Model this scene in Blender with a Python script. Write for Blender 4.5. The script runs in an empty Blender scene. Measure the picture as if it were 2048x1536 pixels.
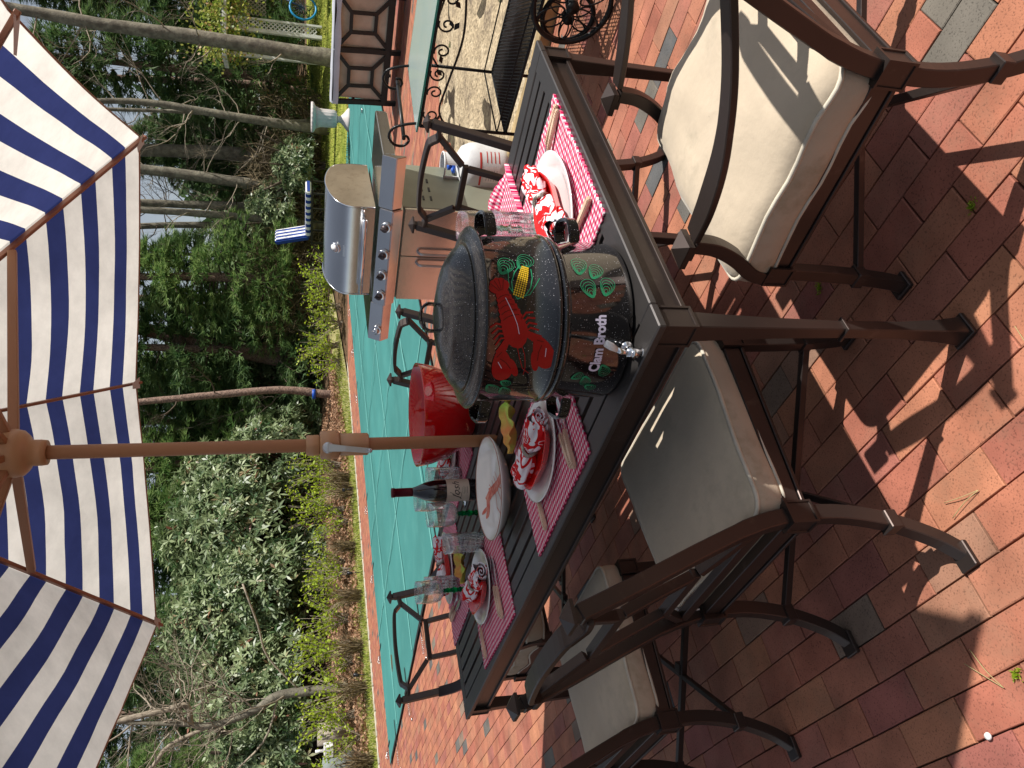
import bpy, bmesh, math, random
import numpy as np
from mathutils import Vector, Matrix, noise
R=math.radians
random.seed(7); rng=np.random.default_rng(7)
S=bpy.context.scene; COL=S.collection

# ---------------------------------------------------------------- camera, light, exposure
PITCH=0.2802; ROLL=-0.0054
cam=bpy.data.cameras.new('camera'); co=bpy.data.objects.new('camera',cam); COL.objects.link(co)
cam.sensor_fit='HORIZONTAL'; cam.sensor_width=36; cam.lens=36*1515.7/2048
cam.clip_start=.05; cam.clip_end=600
F=Vector((0,math.cos(PITCH),-math.sin(PITCH))); U0=Vector((0,math.sin(PITCH),math.cos(PITCH))); R0=Vector((1,0,0))
RT=R0*math.cos(ROLL)+U0*math.sin(ROLL); UP=U0*math.cos(ROLL)-R0*math.sin(ROLL)
cx,cy,cz=-UP,RT,-F                       # the photograph was taken with the phone turned on its side
co.matrix_world=Matrix(((cx.x,cy.x,cz.x,0),(cx.y,cy.y,cz.y,0),(cx.z,cy.z,cz.z,1.3361),(0,0,0,1)))
S.camera=co
SUN=Vector((.75,-.25,1.0)).normalized()
el=math.asin(SUN.z); az=math.atan2(SUN.x,SUN.y)
w=bpy.data.worlds.new('World'); S.world=w; w.use_nodes=True
nt=w.node_tree; bg=nt.nodes['Background']; sky=nt.nodes.new('ShaderNodeTexSky'); sky.sky_type='NISHITA'
sky.sun_disc=False; sky.sun_elevation=el; sky.sun_rotation=az; sky.air_density=1.0; sky.dust_density=.6; sky.ozone_density=1.2
hs_=nt.nodes.new('ShaderNodeHueSaturation'); hs_.inputs['Saturation'].default_value=.5; nt.links.new(sky.outputs[0],hs_.inputs['Color']); nt.links.new(hs_.outputs[0],bg.inputs[0]); bg.inputs[1].default_value=.074
sl=bpy.data.lights.new('sun','SUN'); sl.energy=5.0; sl.angle=R(.53); sl.color=(1,.955,.89)
so=bpy.data.objects.new('sun',sl); COL.objects.link(so); so.rotation_euler=SUN.to_track_quat('Z','Y').to_euler()
S.view_settings.view_transform='Standard'; S.view_settings.look='None'; S.view_settings.exposure=.36; S.view_settings.gamma=1
S.view_settings.use_curve_mapping=False
S.cycles.max_bounces=10; S.cycles.transparent_max_bounces=16; S.cycles.transmission_bounces=8; S.cycles.glossy_bounces=4; S.cycles.diffuse_bounces=4
S.cycles.caustics_reflective=False; S.cycles.caustics_refractive=False

# ---------------------------------------------------------------- materials
M={}
def nn(t,k,**a):
    n=t.nodes.new(k)
    for q,v in a.items(): setattr(n,q,v)
    return n
def mat(name,col,rough=.6,metal=0.,var=0.,vscale=8.,bump=0.,bscale=60.,spec=.5,coat=0.,col2=None,aniso=None,trans=0.,ior=1.45,sheen=0.,detail=4):
    m=bpy.data.materials.new(name); m.use_nodes=True; t=m.node_tree; b=t.nodes['Principled BSDF']
    b.inputs['Base Color'].default_value=(*col,1); b.inputs['Roughness'].default_value=rough; b.inputs['Metallic'].default_value=metal
    b.inputs['Specular IOR Level'].default_value=spec; b.inputs['Coat Weight'].default_value=coat; b.inputs['Coat Roughness'].default_value=.05
    b.inputs['Transmission Weight'].default_value=trans; b.inputs['IOR'].default_value=ior; b.inputs['Sheen Weight'].default_value=sheen
    tc=None
    if var or col2 or bump: tc=nn(t,'ShaderNodeTexCoord')
    if var or col2:
        no=nn(t,'ShaderNodeTexNoise'); no.inputs['Scale'].default_value=vscale; no.inputs['Detail'].default_value=detail
        t.links.new(tc.outputs['Object'],no.inputs['Vector'])
        mx=nn(t,'ShaderNodeMix',data_type='RGBA'); mr=nn(t,'ShaderNodeMapRange'); mr.inputs[1].default_value=.35; mr.inputs[2].default_value=.65
        t.links.new(no.outputs['Fac'],mr.inputs[0]); t.links.new(mr.outputs[0],mx.inputs[0])
        c2=col2 if col2 else tuple(min(1,c*(1+var)) for c in col); c1=col if col2 else tuple(c*(1-var) for c in col)
        mx.inputs[6].default_value=(*c1,1); mx.inputs[7].default_value=(*c2,1); t.links.new(mx.outputs[2],b.inputs['Base Color'])
    if bump:
        n2=nn(t,'ShaderNodeTexNoise'); n2.inputs['Scale'].default_value=bscale; n2.inputs['Detail'].default_value=5; t.links.new(tc.outputs['Object'],n2.inputs['Vector'])
        bp=nn(t,'ShaderNodeBump'); bp.inputs['Strength'].default_value=bump; bp.inputs['Distance'].default_value=.01
        t.links.new(n2.outputs['Fac'],bp.inputs['Height']); t.links.new(bp.outputs[0],b.inputs['Normal'])
    M[name]=m; return m
def add_dirt(name,col,scale,lo,hi,amt=.5):
    """splotches of another colour laid over the base colour"""
    m=M[name]; t=m.node_tree; b=t.nodes['Principled BSDF']; tc=nn(t,'ShaderNodeTexCoord'); no=nn(t,'ShaderNodeTexNoise'); no.inputs['Scale'].default_value=scale; no.inputs['Detail'].default_value=7; no.inputs['Roughness'].default_value=.65
    mr=nn(t,'ShaderNodeMapRange'); mr.inputs[1].default_value=lo; mr.inputs[2].default_value=hi; mr.inputs[4].default_value=amt
    mx=nn(t,'ShaderNodeMix',data_type='RGBA'); mx.inputs[7].default_value=(*col,1)
    t.links.new(tc.outputs['Object'],no.inputs['Vector']); t.links.new(no.outputs['Fac'],mr.inputs[0]); t.links.new(mr.outputs[0],mx.inputs[0])
    s=b.inputs['Base Color']
    if s.is_linked: t.links.new(s.links[0].from_socket,mx.inputs[6])
    else: mx.inputs[6].default_value=s.default_value
    t.links.new(mx.outputs[2],s)

mat('brown_metal',(.062,.047,.042),.37,.68,.12,3,spec=.5); add_dirt('brown_metal',(.16,.14,.125),25,.6,.75,.3)
mat('dark_metal',(.02,.019,.018),.4,.3,.2,20,bump=.05,bscale=200)
mat('wrought_iron',(.012,.012,.012),.35,.4,bump=.3,bscale=120)
mat('table_top_metal',(.085,.078,.076),.40,.7,.1,5); add_dirt('table_top_metal',(.14,.13,.12),18,.58,.75,.3)
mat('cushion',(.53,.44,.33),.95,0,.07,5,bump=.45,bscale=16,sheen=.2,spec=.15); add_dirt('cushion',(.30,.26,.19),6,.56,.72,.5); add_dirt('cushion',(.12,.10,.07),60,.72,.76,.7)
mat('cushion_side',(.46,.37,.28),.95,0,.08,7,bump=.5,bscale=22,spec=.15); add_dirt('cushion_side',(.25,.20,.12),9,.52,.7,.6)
mat('piping',(.56,.51,.42),.9,0,.1,20)
mat('tag_white',(.75,.73,.72),.8,0,.05,20)
mat('teak',(.33,.155,.075),.5,0,.0,bump=.08,bscale=90,spec=.4)
mat('teak_plastic',(.44,.245,.13),.42,0,.06,8)
mat('rib_brown',(.26,.105,.06),.45,0,.1,10)
mat('chrome',(.72,.72,.74),.12,1)
mat('stainless',(.70,.69,.68),.17,1,.06,3,bump=.02,bscale=40)
mat('stainless_dull',(.52,.50,.46),.42,1,.15,4,bump=.04,bscale=60); add_dirt('stainless_dull',(.25,.19,.12),9,.48,.7,.5)
mat('hood_end',(.36,.29,.20),.45,.75,.12,5); add_dirt('hood_end',(.22,.16,.10),30,.5,.7,.5)
mat('grill_panel',(.30,.31,.24),.5,.45,.1,4)
mat('knob_grey',(.45,.46,.48),.3,.8)
mat('knob_dark',(.10,.08,.08),.3,.7)
mat('black_plastic',(.012,.012,.012),.4)
mat('tank_white',(.62,.63,.64),.38,0,.08,6,bump=.03); add_dirt('tank_white',(.38,.35,.30),10,.55,.75,.5)
mat('tank_red',(.5,.04,.03),.5)
mat('blue_plastic',(.02,.10,.5),.4)
mat('plate_white',(.74,.75,.74),.12,0,coat=.5)
mat('plate_red',(.62,.012,.01),.12,0,.15,14,coat=.6,bump=.15,bscale=30)
mat('bowl_red',(.50,.004,.006),.08,0,coat=.8)
mat('platter_white',(.73,.72,.69),.13,0,.03,5,coat=.5)
mat('platter_rim',(.30,.13,.09),.3)
mat('shrimp_red',(.50,.075,.045),.25,0,.3,60,col2=(.62,.27,.20))
mat('print_red',(.36,.009,.009),.16,0,.1,20)
mat('print_red_dark',(.10,.003,.003),.2)
mat('print_green',(.03,.30,.14),.25)
mat('print_pale',(.70,.64,.80),.3)
mat('print_yellow',(.75,.48,.03),.3)
mat('napkin_white',(.72,.70,.74),.9,0,.05,20,bump=.2,bscale=70,sheen=.2)
mat('ring_grey',(.30,.28,.24),.35,.5,.3,90,bump=.4,bscale=150)
mat('handle_beige',(.62,.44,.32),.4,0,.1,40)
mat('handle_line',(.30,.14,.09),.5)
mat('leaf_print',(.34,.55,.08),.75,0,col2=(.60,.20,.06),vscale=10,bump=.5,bscale=60)
mat('bottle_glass',(.006,.004,.006),.06,0,coat=.6)
mat('bottle_foil',(.085,.006,.012),.3,.3)
mat('label_paper',(.62,.50,.40),.8,0,.04,10)
mat('ink',(.02,.015,.015),.6)
mat('glass_table',(.55,.68,.64),.12,0,.08,3,trans=.35); add_dirt('glass_table',(.5,.52,.45),3,.4,.7,.6)
mat('glass_green_edge',(.05,.40,.33),.1,0,trans=.3)
mat('pool_cover',(.052,.205,.19),.75,0,.10,.55,bump=.6,bscale=1.3,spec=.3); add_dirt('pool_cover',(.08,.25,.225),2.2,.5,.75,.5)
mat('strap',(.16,.42,.38),.7)
mat('strap_black',(.015,.015,.016),.7)
mat('spring',(.6,.6,.6),.3,1)
mat('bench_cushion',(.64,.54,.42),.95,0,.1,5,bump=.2,bscale=200); add_dirt('bench_cushion',(.36,.29,.2),4,.5,.7,.5)
mat('canvas_grey',(.52,.53,.58),.9,0,.08,5)
mat('urn_plastic',(.56,.50,.48),.55,0,.08,6); add_dirt('urn_plastic',(.36,.36,.33),10,.5,.7,.5)
mat('white_paint',(.62,.63,.62),.6,0,.1,4); add_dirt('white_paint',(.33,.35,.27),5,.5,.72,.7)
mat('lattice_grey',(.26,.25,.21),.8,0,.2,6)
mat('bike_blue',(.01,.26,.55),.4)
mat('bike_frame',(.01,.05,.14),.4)
mat('slab_dark',(.10,.11,.10),.8)
mat('cream_box',(.66,.62,.36),.6,0,.05,5)
mat('bark_grey',(.12,.105,.08),.95,0,bump=.9,bscale=22,col2=(.25,.23,.175),vscale=5); add_dirt('bark_grey',(.10,.09,.075),14,.5,.65,.8)
mat('bark_pine',(.18,.115,.09),.95,0,bump=1,bscale=28,col2=(.34,.23,.18),vscale=16); add_dirt('bark_pine',(.05,.035,.03),30,.5,.6,.8)
mat('twig',(.30,.25,.19),.9,0,.25,10)
mat('twig_dark',(.10,.075,.055),.95,0,.25,10)
mat('stone_pale',(.42,.38,.30),.9,0,.2,8,bump=.4,bscale=30)
mat('timber',(.36,.26,.13),.9,0,.25,10,bump=.4,bscale=60)
mat('log_pale',(.42,.36,.29),.9,0,.15,6,bump=.5,bscale=20)
mat('light_black',(.015,.015,.016),.35,.3)
mat('shed_grey',(.20,.23,.22),.8,0,.1,3)
mat('pebble',(.75,.74,.72),.6)
mat('dry_blade',(.42,.34,.16),.8)
mat('rope_grey',(.4,.4,.4),.7)
mat('blue_tape',(.01,.08,.45),.5)

def glass(name,col,alpha_like=.0,rough=.0):
    m=bpy.data.materials.new(name); m.use_nodes=True; t=m.node_tree; t.nodes.remove(t.nodes['Principled BSDF'])
    g=nn(t,'ShaderNodeBsdfGlass'); g.inputs[0].default_value=(*col,1); g.inputs['Roughness'].default_value=rough; g.inputs['IOR'].default_value=1.48
    t.links.new(g.outputs[0],t.nodes['Material Output'].inputs[0]); M[name]=m
def thin(name,col,fres=.10):
    """thin-walled glass: mostly clear, mirrors a little, more at grazing angles"""
    m=bpy.data.materials.new(name); m.use_nodes=True; t=m.node_tree; t.nodes.remove(t.nodes['Principled BSDF'])
    g=nn(t,'ShaderNodeBsdfGlossy'); g.inputs[0].default_value=(.9,.9,.9,1); g.inputs['Roughness'].default_value=.03
    tr=nn(t,'ShaderNodeBsdfTransparent'); tr.inputs[0].default_value=(*col,1)
    lw=nn(t,'ShaderNodeLayerWeight'); lw.inputs[0].default_value=.35
    mr=nn(t,'ShaderNodeMapRange'); mr.inputs[3].default_value=fres; mr.inputs[4].default_value=.75
    mx=nn(t,'ShaderNodeMixShader'); t.links.new(lw.outputs['Facing'],mr.inputs[0]); t.links.new(mr.outputs[0],mx.inputs[0])
    t.links.new(tr.outputs[0],mx.inputs[1]); t.links.new(g.outputs[0],mx.inputs[2]); t.links.new(mx.outputs[0],t.nodes['Material Output'].inputs[0]); M[name]=m
thin('clear_glass',(.96,.97,.97)); glass('thick_glass',(.97,.98,.98)); glass('green_glass',(.05,.55,.28))

def leafmat(name,c1,c2,rough=.6,tr=.35,spec=.4,c3=None):
    m=bpy.data.materials.new(name); m.use_nodes=True; t=m.node_tree; b=t.nodes['Principled BSDF']
    at=nn(t,'ShaderNodeAttribute',attribute_name='rnd'); cr=nn(t,'ShaderNodeValToRGB')
    e=cr.color_ramp.elements; e[0].color=(*c1,1); e[1].color=(*c2,1); e[0].position=.1; e[1].position=.85
    if c3: x=e.new(.97); x.color=(*c3,1)
    t.links.new(at.outputs['Fac'],cr.inputs[0]); t.links.new(cr.outputs[0],b.inputs['Base Color'])
    b.inputs['Roughness'].default_value=rough; b.inputs['Specular IOR Level'].default_value=spec
    tl=nn(t,'ShaderNodeBsdfTranslucent'); t.links.new(cr.outputs[0],tl.inputs[0]); mx=nn(t,'ShaderNodeMixShader'); mx.inputs[0].default_value=tr
    t.links.new(b.outputs[0],mx.inputs[1]); t.links.new(tl.outputs[0],mx.inputs[2]); t.links.new(mx.outputs[0],t.nodes['Material Output'].inputs[0]); M[name]=m
leafmat('laurel_leaf',(0.036,0.09,0.024),(.36,.43,.22),.42,.3,.6,(0.312,0.12,0.084))
leafmat('pine_needle',(0.057,0.149,0.034),(.29,.40,.13),.6,.4)
leafmat('dark_needle',(0.037,0.094,0.031),(.16,.25,.085),.6,.35)
leafmat('spring_leaf',(.26,.38,.02),(.50,.62,.05),.5,.5)
leafmat('vine_leaf',(.16,.26,.03),(.50,.50,.12),.5,.4,.5,(.5,.3,.15))
leafmat('dead_leaf',(.20,.10,.055),(.48,.30,.19),.9,.1,.2)
leafmat('grass_blade',(.16,.24,.03),(.42,.44,.10),.7,.3,.2)
leafmat('dry_twig_mass',(.08,.06,.035),(.30,.235,.14),.9,.0,.2)

def fabric(name,build):
    m=bpy.data.materials.new(name); m.use_nodes=True; t=m.node_tree; b=t.nodes['Principled BSDF']; b.inputs['Roughness'].default_value=.92; b.inputs['Specular IOR Level'].default_value=.15
    build(t,b); M[name]=m
def math_(t,op,a,b=None,c=None):
    n=nn(t,'ShaderNodeMath',operation=op)
    for i,v in enumerate((a,b,c)):
        if v is None: continue
        if isinstance(v,(int,float)): n.inputs[i].default_value=v
        else: t.links.new(v,n.inputs[i])
    return n.outputs[0]
# umbrella canvas: stripes woven parallel to the rim (UV v runs from the crown to the rim)
STRIPES=[.10,.16,.215,.275,.33,.39,.447,.503,.561,.606,.667,.72,.78,.832,.893,.943]
def canvas_build(t,b):
    uv=nn(t,'ShaderNodeUVMap'); sp=nn(t,'ShaderNodeSeparateXYZ'); t.links.new(uv.outputs[0],sp.inputs[0])
    cr=nn(t,'ShaderNodeValToRGB'); cr.color_ramp.interpolation='CONSTANT'
    W_=(.82,.785,.72,1); B_=(.030,.040,.135,1); e=cr.color_ramp.elements
    e[0].position=0; e[0].color=W_; e[1].position=STRIPES[0]; e[1].color=B_
    for i,s in enumerate(STRIPES[1:]):
        x=e.new(s); x.color=W_ if i%2==0 else B_
    tc=nn(t,'ShaderNodeTexCoord')
    t.links.new(sp.outputs[1],cr.inputs[0])
    no=nn(t,'ShaderNodeTexNoise'); no.inputs['Scale'].default_value=4; no.inputs['Detail'].default_value=8; no.inputs['Roughness'].default_value=.7; t.links.new(tc.outputs['Object'],no.inputs[0])
    mr=nn(t,'ShaderNodeMapRange'); mr.inputs[1].default_value=.35; mr.inputs[2].default_value=.75; mr.inputs[3].default_value=1; mr.inputs[4].default_value=.66; t.links.new(no.outputs[0],mr.inputs[0])
    mu=nn(t,'ShaderNodeVectorMath',operation='SCALE'); t.links.new(cr.outputs[0],mu.inputs[0]); t.links.new(mr.outputs[0],mu.inputs[3])
    t.links.new(mu.outputs[0],b.inputs['Base Color'])
    tl=nn(t,'ShaderNodeBsdfTranslucent'); t.links.new(mu.outputs[0],tl.inputs[0]); mx=nn(t,'ShaderNodeMixShader'); mx.inputs[0].default_value=.58
    t.links.new(b.outputs[0],mx.inputs[1]); t.links.new(tl.outputs[0],mx.inputs[2]); t.links.new(mx.outputs[0],t.nodes['Material Output'].inputs[0])
fabric('umbrella_canvas',canvas_build)
def gingham(t,b):
    tc=nn(t,'ShaderNodeTexCoord'); mp=nn(t,'ShaderNodeMapping'); t.links.new(tc.outputs['Object'],mp.inputs[0])
    no=nn(t,'ShaderNodeTexNoise'); no.inputs['Scale'].default_value=14; t.links.new(tc.outputs['Object'],no.inputs[0])
    vm=nn(t,'ShaderNodeVectorMath',operation='SCALE'); vm.inputs[3].default_value=.006; t.links.new(no.outputs['Color'],vm.inputs[0])
    va=nn(t,'ShaderNodeVectorMath',operation='ADD'); t.links.new(vm.outputs[0],va.inputs[0]); t.links.new(mp.outputs[0],va.inputs[1])
    sp=nn(t,'ShaderNodeSeparateXYZ'); t.links.new(va.outputs[0],sp.inputs[0])
    k=2*math.pi/.0125
    sx=math_(t,'GREATER_THAN',math_(t,'SINE',math_(t,'MULTIPLY',sp.outputs[0],k)),0.0); sy=math_(t,'GREATER_THAN',math_(t,'SINE',math_(t,'MULTIPLY',sp.outputs[1],k*.8)),0.0)
    v=math_(t,'MULTIPLY',math_(t,'ADD',sx,sy),.5)
    cr=nn(t,'ShaderNodeValToRGB'); e=cr.color_ramp.elements; e[0].color=(.72,.64,.66,1); e[1].color=(.45,.008,.07,1); x=e.new(.5); x.color=(.68,.16,.25,1); t.links.new(v,cr.inputs[0]); t.links.new(cr.outputs[0],b.inputs['Base Color'])
    bx=math_(t,'SINE',math_(t,'MULTIPLY',sp.outputs[0],k*.5)); by=math_(t,'SINE',math_(t,'MULTIPLY',sp.outputs[1],k*.4)); h=math_(t,'MULTIPLY',bx,by)
    bp=nn(t,'ShaderNodeBump'); bp.inputs['Strength'].default_value=.6; bp.inputs['Distance'].default_value=.004; t.links.new(h,bp.inputs['Height']); t.links.new(bp.outputs[0],b.inputs['Normal'])
fabric('gingham',gingham)
def lobster_print(t,b):
    tc=nn(t,'ShaderNodeTexCoord'); no=nn(t,'ShaderNodeTexNoise'); no.inputs['Scale'].default_value=17; no.inputs['Detail'].default_value=1.5; no.inputs['Distortion'].default_value=1.6; t.links.new(tc.outputs['Object'],no.inputs[0])
    n2=nn(t,'ShaderNodeTexNoise'); n2.inputs['Scale'].default_value=70; n2.inputs['Detail'].default_value=2; t.links.new(tc.outputs['Object'],n2.inputs[0])
    cr=nn(t,'ShaderNodeValToRGB'); cr.color_ramp.interpolation='CONSTANT'; e=cr.color_ramp.elements; e[0].color=(.74,.72,.77,1); e[1].position=.50; e[1].color=(.55,.012,.015,1); x=e.new(.60); x.color=(.70,.68,.73,1); x=e.new(.63); x.color=(.45,.01,.012,1)
    t.links.new(no.outputs[0],cr.inputs[0]); t.links.new(cr.outputs[0],b.inputs['Base Color'])
    bp=nn(t,'ShaderNodeBump'); bp.inputs['Strength'].default_value=.3; bp.inputs['Distance'].default_value=.01; t.links.new(n2.outputs[0],bp.inputs['Height']); t.links.new(bp.outputs[0],b.inputs['Normal'])
fabric('lobster_napkin',lobster_print)
def blue_stripe(t,b):
    tc=nn(t,'ShaderNodeTexCoord'); sp=nn(t,'ShaderNodeSeparateXYZ'); t.links.new(tc.outputs['Object'],sp.inputs[0])
    s=math_(t,'GREATER_THAN',math_(t,'SINE',math_(t,'MULTIPLY',sp.outputs[0],2*math.pi/.16)),0.0)
    mx=nn(t,'ShaderNodeMix',data_type='RGBA'); mx.inputs[6].default_value=(.72,.71,.70,1); mx.inputs[7].default_value=(.025,.06,.26,1); t.links.new(s,mx.inputs[0]); t.links.new(mx.outputs[2],b.inputs['Base Color'])
fabric('striped_cushion',blue_stripe)
def blue_stripe2(t,b):
    blue_stripe(t,b); sp=[n for n in t.nodes if n.type=='SEPXYZ'][0]; m_=[l for l in t.links if l.from_node==sp][0]; to=m_.to_socket; t.links.remove(m_); t.links.new(sp.outputs[1],to)
fabric('striped_cushion_across',blue_stripe2)
def enamel(name,base,rough,thr):
    m=mat(name,base,rough,0,coat=.7); t=m.node_tree; b=t.nodes['Principled BSDF']; tc=nn(t,'ShaderNodeTexCoord')
    fac=None
    for sc,th,am in ((230,thr*.9,.85),(400,thr*.9,.5),(80,thr*.36,1.)):
        v=nn(t,'ShaderNodeTexVoronoi'); v.inputs['Scale'].default_value=sc; t.links.new(tc.outputs['Object'],v.inputs[0])
        g=math_(t,'MULTIPLY',math_(t,'LESS_THAN',v.outputs['Distance'],th),am)
        w_=nn(t,'ShaderNodeSeparateXYZ'); t.links.new(v.outputs['Color'],w_.inputs[0]); g=math_(t,'MULTIPLY',g,math_(t,'GREATER_THAN',w_.outputs[0],.62))
        fac=g if fac is None else math_(t,'MAXIMUM',fac,g)
    mx=nn(t,'ShaderNodeMix',data_type='RGBA'); mx.inputs[6].default_value=(*base,1); mx.inputs[7].default_value=(.62,.60,.62,1); t.links.new(fac,mx.inputs[0]); t.links.new(mx.outputs[2],b.inputs['Base Color'])
enamel('enamel_black',(.008,.007,.008),.09,.17)
enamel('enamel_lid',(.011,.012,.014),.26,.16); M['enamel_lid'].node_tree.nodes['Principled BSDF'].inputs['Coat Weight'].default_value=.25

def ground_mat(name,cols,scale,rough=.95,bump=.5,bscale=40,fine=120,finecols=None):
    m=bpy.data.materials.new(name); m.use_nodes=True; t=m.node_tree; b=t.nodes['Principled BSDF']; b.inputs['Roughness'].default_value=rough; b.inputs['Specular IOR Level'].default_value=.2
    g=nn(t,'ShaderNodeNewGeometry'); no=nn(t,'ShaderNodeTexNoise'); no.inputs['Scale'].default_value=scale; no.inputs['Detail'].default_value=9; no.inputs['Roughness'].default_value=.7; t.links.new(g.outputs['Position'],no.inputs[0])
    cr=nn(t,'ShaderNodeValToRGB'); e=cr.color_ramp.elements; e[0].position=.32; e[1].position=.68; e[0].color=(*cols[0],1); e[1].color=(*cols[-1],1)
    for i,c in enumerate(cols[1:-1]): x=e.new(.32+.36*(i+1)/(len(cols)-1)); x.color=(*c,1)
    n2=nn(t,'ShaderNodeTexNoise'); n2.inputs['Scale'].default_value=fine; n2.inputs['Detail'].default_value=3; t.links.new(g.outputs['Position'],n2.inputs[0])
    mr=nn(t,'ShaderNodeMapRange'); mr.inputs[1].default_value=.3; mr.inputs[2].default_value=.7; mr.inputs[3].default_value=.6; mr.inputs[4].default_value=1.3; t.links.new(n2.outputs[0],mr.inputs[0])
    sc_=nn(t,'ShaderNodeVectorMath',operation='SCALE'); t.links.new(no.outputs[0],cr.inputs[0]); t.links.new(cr.outputs[0],sc_.inputs[0]); t.links.new(mr.outputs[0],sc_.inputs[3]); t.links.new(sc_.outputs[0],b.inputs['Base Color'])
    bp=nn(t,'ShaderNodeBump'); bp.inputs['Strength'].default_value=bump; bp.inputs['Distance'].default_value=.02; t.links.new(n2.outputs[0],bp.inputs['Height']); t.links.new(bp.outputs[0],b.inputs['Normal']); M[name]=m
ground_mat('forest_floor',[(.05,.035,.02),(.13,.08,.045),(.22,.14,.08)],3,fine=30)
ground_mat('lawn',[(.10,.15,.02),(.24,.27,.04),(.42,.40,.09)],1.6,fine=25)
ground_mat('bed_grass',[(.20,.17,.07),(.34,.31,.13),(.45,.42,.22)],5,fine=60)
ground_mat('sand_dirt',[(.20,.155,.11),(.42,.33,.21),(.56,.46,.31)],3.2,fine=35,bump=1)
ground_mat('joint_sand',[(.012,.010,.008),(.05,.035,.022),(.10,.08,.05),(.06,.10,.015)],2.6,fine=50)
ground_mat('soil',[(.04,.03,.02),(.09,.06,.04)],5,fine=40)

# brick pavers: colour is picked per brick, grain by a fine noise in the clay
def brickmat():
    m=bpy.data.materials.new('brick_clay'); m.use_nodes=True; t=m.node_tree; b=t.nodes['Principled BSDF']; b.inputs['Roughness'].default_value=.82; b.inputs['Specular IOR Level'].default_value=.3
    oi=nn(t,'ShaderNodeObjectInfo'); at=nn(t,'ShaderNodeAttribute',attribute_name='rnd')
    v=math_(t,'FRACT',math_(t,'ADD',oi.outputs['Random'],at.outputs['Fac']))
    cr=nn(t,'ShaderNodeValToRGB'); cr.color_ramp.interpolation='LINEAR'; e=cr.color_ramp.elements
    cols=[(0,(.34,.115,.078)),(.2,(.39,.145,.088)),(.4,(.43,.175,.10)),(.55,(.32,.11,.088)),(.72,(.44,.19,.105)),(.84,(.40,.15,.09)),(.91,(.385,.16,.095)),(.945,(.36,.17,.105)),(.965,(.19,.165,.13)),(.992,(.10,.10,.10))]
    e[0].position=0; e[0].color=(*cols[0][1],1); e[1].position=.992; e[1].color=(*cols[-1][1],1)
    for p_,c in cols[1:-1]: x=e.new(p_); x.color=(*c,1)
    t.links.new(v,cr.inputs[0])
    g=nn(t,'ShaderNodeNewGeometry')
    n1=nn(t,'ShaderNodeTexNoise'); n1.inputs['Scale'].default_value=230; n1.inputs['Detail'].default_value=3; t.links.new(g.outputs['Position'],n1.inputs[0])
    n2=nn(t,'ShaderNodeTexNoise'); n2.inputs['Scale'].default_value=7; n2.inputs['Detail'].default_value=6; t.links.new(g.outputs['Position'],n2.inputs[0])
    m1=nn(t,'ShaderNodeMapRange'); m1.inputs[1].default_value=.33; m1.inputs[2].default_value=.44; m1.inputs[3].default_value=.55; m1.inputs[4].default_value=1.0; t.links.new(n1.outputs[0],m1.inputs[0])
    m2=nn(t,'ShaderNodeMapRange'); m2.inputs[1].default_value=.3; m2.inputs[2].default_value=.7; m2.inputs[3].default_value=.72; m2.inputs[4].default_value=1.2; t.links.new(n2.outputs[0],m2.inputs[0])
    s=nn(t,'ShaderNodeVectorMath',operation='SCALE'); t.links.new(cr.outputs[0],s.inputs[0]); t.links.new(math_(t,'MULTIPLY',m1.outputs[0],m2.outputs[0]),s.inputs[3])
    # grey-green weathering
    n3=nn(t,'ShaderNodeTexNoise'); n3.inputs['Scale'].default_value=3.1; n3.inputs['Detail'].default_value=8; n3.inputs['Roughness'].default_value=.75; t.links.new(g.outputs['Position'],n3.inputs[0])
    m3=nn(t,'ShaderNodeMapRange'); m3.inputs[1].default_value=.50; m3.inputs[2].default_value=.74; m3.inputs[4].default_value=.42; t.links.new(n3.outputs[0],m3.inputs[0])
    mx=nn(t,'ShaderNodeMix',data_type='RGBA'); mx.inputs[7].default_value=(.23,.165,.11,1); t.links.new(m3.outputs[0],mx.inputs[0]); t.links.new(s.outputs[0],mx.inputs[6]); t.links.new(mx.outputs[2],b.inputs['Base Color'])
    bp=nn(t,'ShaderNodeBump'); bp.inputs['Strength'].default_value=.35; bp.inputs['Distance'].default_value=.002; t.links.new(n1.outputs[0],bp.inputs['Height']); t.links.new(bp.outputs[0],b.inputs['Normal']); M['brick_clay']=m
brickmat()

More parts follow.
